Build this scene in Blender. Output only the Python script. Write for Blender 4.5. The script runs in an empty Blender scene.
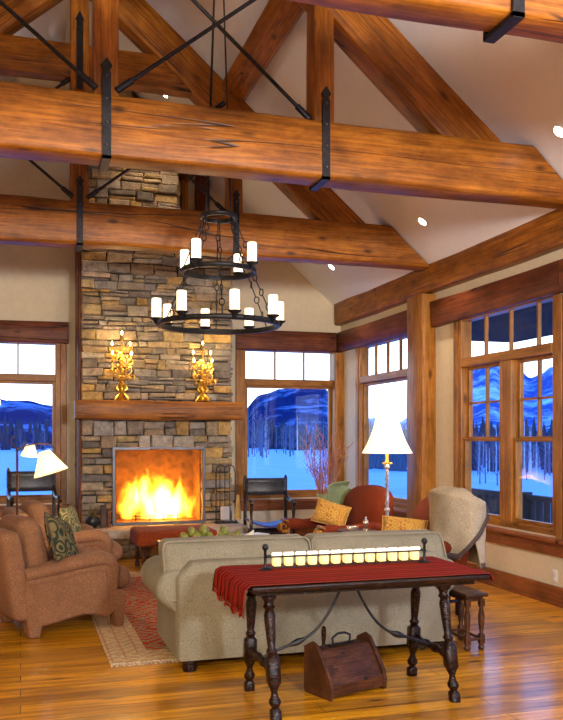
import bpy, bmesh, math, random
from math import sin, cos, pi, sqrt, radians, atan2
from mathutils import Vector, Matrix, Euler, noise
random.seed(7)
S = bpy.context.scene
COL = S.collection

# ------------------------------------------------------------------ node helpers
def newmat(name):
    m = bpy.data.materials.new(name); m.use_nodes = True
    nt = m.node_tree; nt.nodes.clear()
    out = nt.nodes.new('ShaderNodeOutputMaterial')
    b = nt.nodes.new('ShaderNodeBsdfPrincipled')
    nt.links.new(b.outputs[0], out.inputs[0])
    return m, nt, b, out
def N(nt, t, **kw):
    n = nt.nodes.new(t)
    for k, v in kw.items():
        if k in ('operation', 'blend_type', 'data_type', 'wave_type', 'bands_direction', 'feature', 'wave_profile', 'rings_direction', 'musgrave_type', 'attribute_name', 'distance'):
            setattr(n, k, v)
        else:
            n.inputs[k].default_value = v
    return n
def ramp(nt, src, stops, interp='LINEAR'):
    r = nt.nodes.new('ShaderNodeValToRGB'); r.color_ramp.interpolation = interp
    e = r.color_ramp.elements
    while len(e) < len(stops): e.new(0.5)
    for i, (p, c) in enumerate(stops):
        e[i].position = p; e[i].color = (c[0], c[1], c[2], 1)
    nt.links.new(src, r.inputs[0]); return r.outputs[0]
def mixc(nt, fac, a, b, mode='MIX'):
    n = nt.nodes.new('ShaderNodeMix'); n.data_type = 'RGBA'; n.blend_type = mode
    for sock, v in ((n.inputs[0], fac), (n.inputs[6], a), (n.inputs[7], b)):
        if hasattr(v, 'links'): nt.links.new(v, sock)
        elif isinstance(v, (int, float)): sock.default_value = v
        else: sock.default_value = (v[0], v[1], v[2], 1)
    return n.outputs[2]
def mth(nt, op, a, b=None, c=None):
    n = nt.nodes.new('ShaderNodeMath'); n.operation = op
    for i, v in enumerate((a, b, c)):
        if v is None: continue
        if hasattr(v, 'links'): nt.links.new(v, n.inputs[i])
        else: n.inputs[i].default_value = v
    return n.outputs[0]
def coords(nt, scale=(1, 1, 1), rnd=True, kind='Object'):
    tc = nt.nodes.new('ShaderNodeTexCoord')
    src = tc.outputs[kind]
    if rnd:
        oi = nt.nodes.new('ShaderNodeObjectInfo')
        sc = nt.nodes.new('ShaderNodeVectorMath'); sc.operation = 'MULTIPLY_ADD'
        nt.links.new(oi.outputs['Random'], sc.inputs[0]); sc.inputs[1].default_value = (37, 21, 13)
        nt.links.new(src, sc.inputs[2]); src = sc.outputs[0]
    mp = nt.nodes.new('ShaderNodeMapping'); mp.inputs['Scale'].default_value = scale
    nt.links.new(src, mp.inputs[0]); return mp.outputs[0]
def bump(nt, b, h, strength=0.3, dist=0.01, prev=None):
    n = nt.nodes.new('ShaderNodeBump'); n.inputs['Strength'].default_value = strength; n.inputs['Distance'].default_value = dist
    nt.links.new(h, n.inputs['Height'])
    if prev: nt.links.new(prev, n.inputs['Normal'])
    nt.links.new(n.outputs[0], b.inputs['Normal']); return n.outputs[0]
def noisen(nt, vec, scale, detail=4, rough=.55, dist=0):
    n = nt.nodes.new('ShaderNodeTexNoise'); n.inputs['Scale'].default_value = scale
    n.inputs['Detail'].default_value = detail; n.inputs['Roughness'].default_value = rough; n.inputs['Distortion'].default_value = dist
    nt.links.new(vec, n.inputs['Vector']); return n.outputs[0]

def wood_mat(name, dark, mid, light, rough=.45, cracks=True, knots=True, gscale=1.0):
    m, nt, b, _ = newmat(name)
    v = coords(nt, (.8*gscale, 17*gscale, 17*gscale))
    g0 = noisen(nt, v, 1.8, 9, .72, .10)
    vb = coords(nt, (1.6*gscale, 3*gscale, 3*gscale))
    g = mth(nt, 'ADD', mth(nt, 'MULTIPLY', g0, .62), mth(nt, 'MULTIPLY', noisen(nt, vb, 2.4, 7, .7), .38))
    c = ramp(nt, g, [(.30, dark), (.47, mid), (.66, light)])
    v2 = coords(nt, (.5*gscale, 1.2*gscale, 1.2*gscale))
    big = noisen(nt, v2, 2.2, 3, .5)
    c = mixc(nt, mth(nt, 'MULTIPLY', ramp(nt, big, [(.4, (0, 0, 0)), (.7, (1, 1, 1))]), .45), c, dark)
    sp = ramp(nt, noisen(nt, coords(nt, (1.2*gscale, 26*gscale, 26*gscale)), 2.0, 4, .6), [(.35, (.62, .58, .55)), (.5, (1, 1, 1)), (.68, (1.28, 1.25, 1.2))])
    c = mixc(nt, .8, c, sp, 'MULTIPLY')
    mo = ramp(nt, noisen(nt, coords(nt, (.9*gscale, 1.6*gscale, 1.6*gscale)), 1.7, 5, .65), [(.34, (.58, .54, .5)), (.5, (1, 1, 1)), (.66, (1.25, 1.25, 1.2))])
    c = mixc(nt, .85, c, mo, 'MULTIPLY')
    h = g
    if knots:
        vk = coords(nt, (2.0*gscale, 4.6*gscale, 4.6*gscale))
        vo = nt.nodes.new('ShaderNodeTexVoronoi'); vo.inputs['Scale'].default_value = 1.0; nt.links.new(vk, vo.inputs['Vector'])
        k = ramp(nt, vo.outputs['Distance'], [(.06, (1, 1, 1)), (.10, (.55, .55, .55)), (.17, (0, 0, 0))])
        c = mixc(nt, mth(nt, 'MULTIPLY', k, .8), c, [x*.35 for x in dark])
    if cracks:
        vc = coords(nt, (.16*gscale, 4.2*gscale, 4.2*gscale))
        cr = noisen(nt, vc, 1.0, 3, .35, .05)
        d = mth(nt, 'ABSOLUTE', mth(nt, 'SUBTRACT', cr, .5))
        vc2 = coords(nt, (.7*gscale, .8*gscale, .8*gscale))
        gate = ramp(nt, noisen(nt, vc2, 1.5, 1), [(.48, (0, 0, 0)), (.56, (1, 1, 1))])
        ck = mth(nt, 'MULTIPLY', ramp(nt, d, [(.0, (1, 1, 1)), (.0025, (1, 1, 1)), (.0065, (0, 0, 0))]), gate)
        c = mixc(nt, ck, c, [x*.12 for x in dark])
        h = mth(nt, 'SUBTRACT', g, mth(nt, 'MULTIPLY', ck, 1.5))
    nt.links.new(c, b.inputs['Base Color']); b.inputs['Roughness'].default_value = rough
    b.inputs['Specular IOR Level'].default_value = .28
    bump(nt, b, h, .35, .012)
    return m
def plain(name, col, rough=.5, metal=0, emis=None, es=0, bumps=None, var=0.0):
    m, nt, b, _ = newmat(name)
    b.inputs['Roughness'].default_value = rough; b.inputs['Metallic'].default_value = metal
    v = coords(nt)
    n = noisen(nt, v, bumps[0] if bumps else 6, 4)
    a = [max(0, x*(1-var)) for x in col]; c2 = [min(1, x*(1+var)) for x in col]
    nt.links.new(ramp(nt, n, [(.3, a), (.7, c2)]), b.inputs['Base Color'])
    if bumps: bump(nt, b, n, bumps[1], bumps[2])
    if emis:
        b.inputs['Emission Color'].default_value = (*emis, 1); b.inputs['Emission Strength'].default_value = es
    return m
def fabric(name, a, bcol, scale=160, rough=.9, blotch=None, bs=.4):
    m, nt, b, _ = newmat(name)
    v = coords(nt)
    w = noisen(nt, v, scale, 3, .7)
    c = ramp(nt, w, [(.3, a), (.7, bcol)])
    big = noisen(nt, v, 5, 4, .6)
    c = mixc(nt, mth(nt, 'MULTIPLY', ramp(nt, big, [(.4, (0, 0, 0)), (.65, (1, 1, 1))]), .35), c, blotch or a)
    nt.links.new(c, b.inputs['Base Color']); b.inputs['Roughness'].default_value = rough
    b.inputs['Sheen Weight'].default_value = .03; b.inputs['Specular IOR Level'].default_value = .12
    n1 = bump(nt, b, w, bs, .004)
    bump(nt, b, big, .35, .02, n1)
    return m

# ------------------------------------------------------------------ materials
M = {}
M['beam'] = wood_mat('TimberBeam', (.080, .020, .002), (.28, .088, .007), (.50, .185, .021), .42)
M['beam_dark'] = wood_mat('TimberDark', (.045, .010, .004), (.15, .034, .010), (.27, .075, .02), .45)
M['trimwood'] = wood_mat('TrimWood', (.17, .058, .008), (.36, .140, .022), (.52, .23, .045), .35, cracks=False)
M['basewood'] = wood_mat('BaseboardWood', (.12, .03, .01), (.27, .08, .022), (.38, .13, .04), .35, cracks=False, knots=False)
M['darkwood'] = wood_mat('DarkWalnut', (.004, .0015, .001), (.013, .004, .0025), (.045, .013, .006), .22, cracks=False, knots=False, gscale=3)
M['boxwood'] = wood_mat('ChestWood', (.02, .006, .003), (.075, .026, .010), (.15, .055, .022), .35, cracks=False, gscale=3)
M['blackwood'] = wood_mat('BlackChairWood', (.006, .003, .003), (.022, .010, .008), (.06, .028, .02), .35, cracks=False, knots=False, gscale=3)
M['iron'] = plain('WroughtIron', (.022, .021, .024), .45, .6, bumps=(30, .4, .003), var=.4)
M['iron_soft'] = plain('ScreenFrameSteel', (.10, .10, .115), .38, .8, var=.2)
M['brass'] = plain('GiltBrass', (.75, .42, .06), .28, .9, bumps=(60, .3, .002), var=.3)
M['cream'] = plain('CreamPlaster', (.76, .65, .46), .85, bumps=(14, .08, .004), var=.04)
M['ceil'] = plain('CeilingPlaster', (.84, .82, .85), .9, bumps=(10, .05, .004), var=.02)
M['white'] = plain('WhitePlastic', (.85, .82, .75), .4)
M['candleglass'] = plain('OpalCandleGlass', (.95, .85, .68), .4, emis=(1, .78, .46), es=2.3)
M['bulb'] = plain('FlameBulb', (1, .9, .6), .3, emis=(1, .75, .32), es=22)
M['votive'] = plain('VotiveAmberGlass', (.95, .8, .35), .3, emis=(1, .70, .22), es=.85)
M['votive_rim'] = plain('VotiveRim', (.95, .92, .85), .3, emis=(1, .88, .68), es=.7)
M['spot'] = plain('DownlightLens', (1, 1, 1), .3, emis=(1, .93, .82), es=30)
M['shade'] = plain('ParchmentShade', (.95, .85, .62), .8, emis=(1, .76, .38), es=1.25)
M['shade_w'] = plain('IvoryShade', (.95, .88, .7), .8, emis=(1, .82, .50), es=1.15)
M['sofa'] = fabric('OliveLinen', (.17, .150, .098), (.38, .34, .24), 140)
M['sofa_pipe'] = fabric('LinenPiping', (.24, .21, .15), (.34, .30, .22), 140)
M['brown'] = fabric('RustTweed', (.145, .062, .026), (.40, .195, .098), 130)
M['brown2'] = fabric('RustTweedPiping', (.20, .08, .035), (.34, .15, .08), 130)
M['redfab'] = fabric('BrickChenille', (.11, .016, .005), (.24, .040, .012), 90, blotch=(.09, .012, .006))
M['otto'] = fabric('BrickLeatherCloth', (.17, .026, .006), (.32, .058, .014), 60)
M['throwgreen'] = fabric('SageThrow', (.20, .26, .12), (.42, .46, .26), 80)
M['leather'] = plain('BlackSlingLeather', (.03, .028, .035), .38, bumps=(25, .5, .004), var=.5)
M['skytint_leather'] = plain('SkyTintSlingSeat', (.02, .04, .30), .4, bumps=(25, .3, .004), var=.3)  # sky reflection on the leather seat, put into its base colour
M['hearthstone'] = plain('HearthSlabStone', (.42, .34, .26), .8, bumps=(9, .8, .02), var=.3)
M['soot'] = plain('SootBrick', (.22, .085, .008), .95, bumps=(12, .5, .01), var=.5)
M['log'] = plain('CharredLog', (.05, .03, .02), .9, bumps=(20, 1, .01), var=.5, emis=(1, .2, .02), es=.3)
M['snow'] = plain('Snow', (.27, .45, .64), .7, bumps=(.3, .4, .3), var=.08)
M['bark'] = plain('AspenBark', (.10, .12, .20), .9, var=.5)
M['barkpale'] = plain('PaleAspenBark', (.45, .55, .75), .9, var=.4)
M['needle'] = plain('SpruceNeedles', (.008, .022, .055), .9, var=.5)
M['deckwood'] = plain('DeckRailWood', (.03, .02, .02), .7, var=.4)
M['porchwood'] = wood_mat('PorchCeilingBoards', (.003, .0015, .001), (.008, .004, .002), (.015, .007, .004), .9, cracks=False)
M['pear'] = plain('GreenPear', (.22, .23, .035), .45, bumps=(20, .3, .005), var=.45)
M['redfruit'] = plain('RedApple', (.35, .04, .02), .35, var=.4)
M['twig'] = plain('CurlyWillowTwig', (.50, .22, .16), .7, var=.3)
M['greenglaze'] = plain('SageGlazedPot', (.32, .42, .24), .3, var=.25)
M['paper'] = plain('MagazinePaper', (.82, .80, .78), .5, var=.05)
M['silver'] = plain('TarnishedSilver', (.75, .68, .58), .25, .9, var=.2)
M['silverlamp'] = plain('TwistedLampMetal', (.62, .60, .62), .3, .7, var=.3)
M['straw'] = plain('BroomStraw', (.65, .42, .14), .9, bumps=(60, .6, .004), var=.3)
M['shovel'] = plain('ShovelSteel', (.55, .50, .48), .35, .5, var=.2)
M['gold'] = plain('GoldBasketWeave', (.60, .36, .10), .5, bumps=(50, .8, .01), var=.5)
M['potdark'] = plain('BlackPot', (.015, .015, .018), .35)
M['leaf'] = plain('DriedLeaf', (.16, .12, .04), .8, var=.5)
M['fringe'] = plain('WoolFringe', (.75, .68, .55), .95, var=.2)
M['flower'] = plain('ShellWhite', (.85, .80, .70), .5, var=.1)

def stone_mat():
    m, nt, b, _ = newmat('LedgeStone')
    at = nt.nodes.new('ShaderNodeAttribute'); at.attribute_name = 'tone'
    v = coords(nt, rnd=False)
    n = noisen(nt, v, 9, 6, .65); n2 = noisen(nt, v, 45, 4, .7)
    c = mixc(nt, .85, at.outputs['Color'], ramp(nt, n, [(.25, (.35, .33, .33)), (.5, (.95, .95, .95)), (.75, (1.5, 1.42, 1.3))]), 'MULTIPLY')
    c = mixc(nt, .5, c, ramp(nt, n2, [(.3, (.45, .43, .42)), (.7, (1.35, 1.3, 1.25))]), 'MULTIPLY')
    nt.links.new(c, b.inputs['Base Color']); b.inputs['Roughness'].default_value = .85
    n1 = bump(nt, b, n, .9, .04); bump(nt, b, n2, .6, .012, n1)
    return m
M['stone'] = stone_mat()
M['mortar'] = plain('DeepMortar', (.05, .043, .035), .95, bumps=(20, .6, .01), var=.3)

def floor_mat():
    m, nt, b, _ = newmat('WidePlankFloor')
    v = coords(nt, rnd=False)
    br = nt.nodes.new('ShaderNodeTexBrick'); nt.links.new(v, br.inputs['Vector'])
    br.offset = .37; br.offset_frequency = 2
    for k, x in (('Scale', 1), ('Mortar Size', .0028), ('Mortar Smooth', .2), ('Brick Width', 2.7), ('Row Height', .165), ('Bias', 0)):
        br.inputs[k].default_value = x
    br.inputs['Color1'].default_value = (0, 0, 0, 1); br.inputs['Color2'].default_value = (1, 1, 1, 1); br.inputs['Mortar'].default_value = (.5, .5, .5, 1)
    # shift the grain per plank
    sep = nt.nodes.new('ShaderNodeSeparateXYZ'); nt.links.new(v, sep.inputs[0])
    row = mth(nt, 'FLOOR', mth(nt, 'DIVIDE', sep.outputs[1], .165))
    cmb = nt.nodes.new('ShaderNodeCombineXYZ')
    nt.links.new(mth(nt, 'MULTIPLY_ADD', row, 3.71, mth(nt, 'MULTIPLY', sep.outputs[0], .55)), cmb.inputs[0])
    nt.links.new(mth(nt, 'MULTIPLY', sep.outputs[1], 13), cmb.inputs[1]); nt.links.new(row, cmb.inputs[2])
    g = noisen(nt, cmb.outputs[0], 1.5, 8, .66, .25)
    c = ramp(nt, g, [(.30, (.13, .036, .001)), (.42, (.46, .175, .005)), (.54, (.72, .31, .008)), (.70, (.86, .42, .018))])
    tint = ramp(nt, br.outputs['Color'], [(0, (.62, .58, .52)), (.5, (1, 1, 1)), (1, (1.28, 1.24, 1.15))])
    c = mixc(nt, 1, c, tint, 'MULTIPLY')
    kn = nt.nodes.new('ShaderNodeTexVoronoi'); kn.inputs['Scale'].default_value = 1
    vk = coords(nt, (1.6, 5.0, 1), rnd=False); nt.links.new(vk, kn.inputs['Vector'])
    k = ramp(nt, kn.outputs['Distance'], [(.06, (1, 1, 1)), (.12, (.3, .3, .3)), (.2, (0, 0, 0))])
    c = mixc(nt, mth(nt, 'MULTIPLY', k, .85), c, (.05, .015, .006))
    vs = coords(nt, (.55, 2.6, 1), rnd=False)
    st = ramp(nt, noisen(nt, vs, 1.7, 4, .6), [(.50, (0, 0, 0)), (.68, (1, 1, 1))])
    c = mixc(nt, mth(nt, 'MULTIPLY', st, .65), c, (.17, .055, .010))
    c = mixc(nt, br.outputs['Fac'], c, (.03, .012, .005))
    nt.links.new(c, b.inputs['Base Color'])
    nt.links.new(ramp(nt, g, [(.2, (.38, .38, .38)), (.8, (.22, .22, .22))]), b.inputs['Roughness'])
    b.inputs['Coat Weight'].default_value = .4; b.inputs['Coat Roughness'].default_value = .16
    h = mth(nt, 'SUBTRACT', mth(nt, 'MULTIPLY', g, .3), br.outputs['Fac'])
    bump(nt, b, h, .35, .004)
    return m
M['floor'] = floor_mat()

def runner_mat():
    m, nt, b, _ = newmat('KilimRunner')
    v = coords(nt, rnd=False)
    sep = nt.nodes.new('ShaderNodeSeparateXYZ'); nt.links.new(v, sep.inputs[0])
    y = sep.outputs[1]
    s1 = mth(nt, 'SINE', mth(nt, 'MULTIPLY', y, 95)); s2 = mth(nt, 'SINE', mth(nt, 'MULTIPLY', y, 231))
    t = mth(nt, 'ADD', mth(nt, 'MULTIPLY', s1, .6), mth(nt, 'MULTIPLY', s2, .4))
    n = noisen(nt, v, 120, 3, .7)
    t = mth(nt, 'ADD', t, mth(nt, 'MULTIPLY', mth(nt, 'SUBTRACT', n, .5), 1.5))
    c = ramp(nt, mth(nt, 'MULTIPLY_ADD', t, .5, .5), [(.15, (.045, .003, .003)), (.40, (.22, .012, .006)), (.7, (.40, .024, .010)), (.95, (.16, .03, .02))])
    nt.links.new(c, b.inputs['Base Color']); b.inputs['Roughness'].default_value = .95; b.inputs['Specular IOR Level'].default_value = .08
    bump(nt, b, n, .5, .004)
    return m
M['runner'] = runner_mat()

def pattern_mat(name, c1, c2, c3, scale, rough=.9):
    m, nt, b, _ = newmat(name)
    v = coords(nt, rnd=False)
    wob = nt.nodes.new('ShaderNodeVectorMath'); wob.operation = 'MULTIPLY_ADD'
    nn = nt.nodes.new('ShaderNodeTexNoise'); nn.inputs['Scale'].default_value = scale*.8; nt.links.new(v, nn.inputs['Vector'])
    nt.links.new(nn.outputs['Color'], wob.inputs[0]); wob.inputs[1].default_value = (.5/scale,)*3; nt.links.new(v, wob.inputs[2])
    vo = nt.nodes.new('ShaderNodeTexVoronoi'); vo.inputs['Scale'].default_value = scale; nt.links.new(wob.outputs[0], vo.inputs['Vector'])
    r = mth(nt, 'SINE', mth(nt, 'MULTIPLY', vo.outputs['Distance'], 22))
    c = ramp(nt, mth(nt, 'MULTIPLY_ADD', r, .5, .5), [(.2, c1), (.5, c2), (.8, c3)])
    w = noisen(nt, v, 150, 2)
    c = mixc(nt, .3, c, ramp(nt, w, [(.3, (.5, .5, .5)), (.7, (1.2, 1.2, 1.2))]), 'MULTIPLY')
    nt.links.new(c, b.inputs['Base Color']); b.inputs['Roughness'].default_value = rough; b.inputs['Specular IOR Level'].default_value = .12
    bump(nt, b, w, .4, .004)
    return m
M['throw'] = pattern_mat('PaisleyThrow', (.40, .31, .20), (.58, .49, .36), (.50, .41, .28), 22)
M['throwborder'] = fabric('ThrowBorder', (.06, .04, .04), (.16, .11, .09), 90)
M['yellowpillow'] = pattern_mat('GoldKilimPillow', (.62, .34, .06), (.78, .52, .14), (.45, .16, .03), 14)
M['tapestry'] = pattern_mat('TapestryPillow', (.03, .045, .025), (.09, .085, .045), (.22, .16, .06), 8)
M['greenpillow'] = pattern_mat('GreenRedPillow', (.10, .16, .05), (.30, .05, .03), (.40, .38, .18), 10)

def rug_mat():
    m, nt, b, _ = newmat('OrientalRug')
    tc = nt.nodes.new('ShaderNodeTexCoord')
    sep = nt.nodes.new('ShaderNodeSeparateXYZ'); nt.links.new(tc.outputs['Object'], sep.inputs[0])
    x = mth(nt, 'ABSOLUTE', sep.outputs[0]); y = mth(nt, 'ABSOLUTE', sep.outputs[1])
    dx = mth(nt, 'SUBTRACT', 1.35, x); dy = mth(nt, 'SUBTRACT', 2.0, y)
    d = mth(nt, 'MINIMUM', dx, dy)
    v = coords(nt, rnd=False)
    vo = nt.nodes.new('ShaderNodeTexVoronoi'); vo.distance = 'MANHATTAN'; vo.inputs['Scale'].default_value = 3.6; nt.links.new(v, vo.inputs['Vector'])
    q = mth(nt, 'SINE', mth(nt, 'MULTIPLY', vo.outputs['Distance'], 17))
    fld = ramp(nt, mth(nt, 'MULTIPLY_ADD', q, .5, .5), [(.15, (.45, .05, .02)), (.45, (.55, .10, .03)), (.6, (.60, .45, .22)), (.9, (.10, .10, .10))], 'CONSTANT')
    bor = ramp(nt, mth(nt, 'MULTIPLY_ADD', q, .5, .5), [(.1, (.62, .50, .28)), (.5, (.60, .30, .06)), (.72, (.48, .16, .06)), (.9, (.60, .50, .30))], 'CONSTANT')
    isb = ramp(nt, d, [(0, (1, 1, 1)), (.30, (0, 0, 0))], 'CONSTANT')
    c = mixc(nt, isb, fld, bor)
    gu = ramp(nt, mth(nt, 'SINE', mth(nt, 'MULTIPLY', d, 62)), [(.0, (0, 0, 0)), (.88, (0, 0, 0)), (.93, (1, 1, 1))])
    c = mixc(nt, mth(nt, 'MULTIPLY', mth(nt, 'MULTIPLY', gu, isb), .45), c, (.42, .09, .04))
    n = noisen(nt, v, 30, 5, .7)
    c = mixc(nt, .6, c, ramp(nt, n, [(.3, (.55, .5, .5)), (.7, (1.2, 1.15, 1.1))]), 'MULTIPLY')
    nt.links.new(c, b.inputs['Base Color']); b.inputs['Roughness'].default_value = .95; b.inputs['Specular IOR Level'].default_value = .08
    bump(nt, b, n, .4, .004)
    return m
M['rug'] = rug_mat()

def glass_mat():
    m = bpy.data.materials.new('WindowGlass'); m.use_nodes = True
    nt = m.node_tree; nt.nodes.clear()
    out = nt.nodes.new('ShaderNodeOutputMaterial'); mx = nt.nodes.new('ShaderNodeMixShader')
    tr = nt.nodes.new('ShaderNodeBsdfTransparent'); gl = nt.nodes.new('ShaderNodeBsdfGlossy'); gl.inputs['Roughness'].default_value = .01
    fr = nt.nodes.new('ShaderNodeFresnel'); fr.inputs['IOR'].default_value = 1.45
    ge = nt.nodes.new('ShaderNodeNewGeometry')
    nt.links.new(mth(nt, 'MULTIPLY', fr.outputs[0], mth(nt, 'SUBTRACT', 1, ge.outputs['Backfacing'])), mx.inputs[0]); nt.links.new(tr.outputs[0], mx.inputs[1]); nt.links.new(gl.outputs[0], mx.inputs[2])
    nt.links.new(mx.outputs[0], out.inputs[0]); return m
M['glass'] = glass_mat()

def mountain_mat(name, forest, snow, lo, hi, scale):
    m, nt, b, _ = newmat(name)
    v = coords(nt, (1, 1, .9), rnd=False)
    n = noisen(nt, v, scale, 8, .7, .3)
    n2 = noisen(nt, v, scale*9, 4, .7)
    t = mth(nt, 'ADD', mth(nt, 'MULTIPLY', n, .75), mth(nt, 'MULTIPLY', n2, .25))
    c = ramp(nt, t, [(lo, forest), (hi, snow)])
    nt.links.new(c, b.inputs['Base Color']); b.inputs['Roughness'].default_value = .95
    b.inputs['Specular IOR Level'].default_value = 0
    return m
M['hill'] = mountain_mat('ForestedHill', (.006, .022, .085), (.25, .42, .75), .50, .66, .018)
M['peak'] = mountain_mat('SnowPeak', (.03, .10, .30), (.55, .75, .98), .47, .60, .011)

def mesh_screen_mat():
    m = bpy.data.materials.new('SparkMesh'); m.use_nodes = True
    nt = m.node_tree; nt.nodes.clear()
    out = nt.nodes.new('ShaderNodeOutputMaterial'); mx = nt.nodes.new('ShaderNodeMixShader'); mx.inputs[0].default_value = .10
    tr = nt.nodes.new('ShaderNodeBsdfTransparent'); df = nt.nodes.new('ShaderNodeBsdfDiffuse'); df.inputs[0].default_value = (.3, .18, .08, 1)
    nt.links.new(tr.outputs[0], mx.inputs[1]); nt.links.new(df.outputs[0], mx.inputs[2]); nt.links.new(mx.outputs[0], out.inputs[0]); return m
M['sparkmesh'] = mesh_screen_mat()

def fire_mat():
    m = bpy.data.materials.new('FireFlames'); m.use_nodes = True
    nt = m.node_tree; nt.nodes.clear()
    out = nt.nodes.new('ShaderNodeOutputMaterial'); em = nt.nodes.new('ShaderNodeEmission')
    tc = nt.nodes.new('ShaderNodeTexCoord'); sep = nt.nodes.new('ShaderNodeSeparateXYZ'); nt.links.new(tc.outputs['Object'], sep.inputs[0])
    v = coords(nt, (3.2, 3.2, 1.5), rnd=False)
    n = noisen(nt, v, 1.7, 3, .55, .4)
    x = mth(nt, 'DIVIDE', sep.outputs[0], .56)
    y = mth(nt, 'DIVIDE', mth(nt, 'ADD', sep.outputs[1], .10), .15)
    z = mth(nt, 'DIVIDE', mth(nt, 'SUBTRACT', sep.outputs[2], .24), .46)
    zu = mth(nt, 'MULTIPLY', mth(nt, 'ABSOLUTE', z), 1)
    r = mth(nt, 'ADD', mth(nt, 'ADD', mth(nt, 'MULTIPLY', x, x), mth(nt, 'MULTIPLY', y, y)), mth(nt, 'MULTIPLY', zu, zu))
    dens = mth(nt, 'SUBTRACT', mth(nt, 'ADD', 1.0, mth(nt, 'MULTIPLY', mth(nt, 'SUBTRACT', n, .5), 2.5)), r)
    dens = mth(nt, 'MAXIMUM', dens, 0)
    nt.links.new(ramp(nt, mth(nt, 'MULTIPLY', dens, .8), [(0, (1, .16, .005)), (.35, (1, .40, .02)), (1, (1, .66, .16))]), em.inputs[0])
    nt.links.new(mth(nt, 'MULTIPLY', mth(nt, 'POWER', dens, 1.5), 110), em.inputs[1])
    nt.links.new(em.outputs[0], out.inputs['Volume']); return m
M['fire'] = fire_mat()

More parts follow.
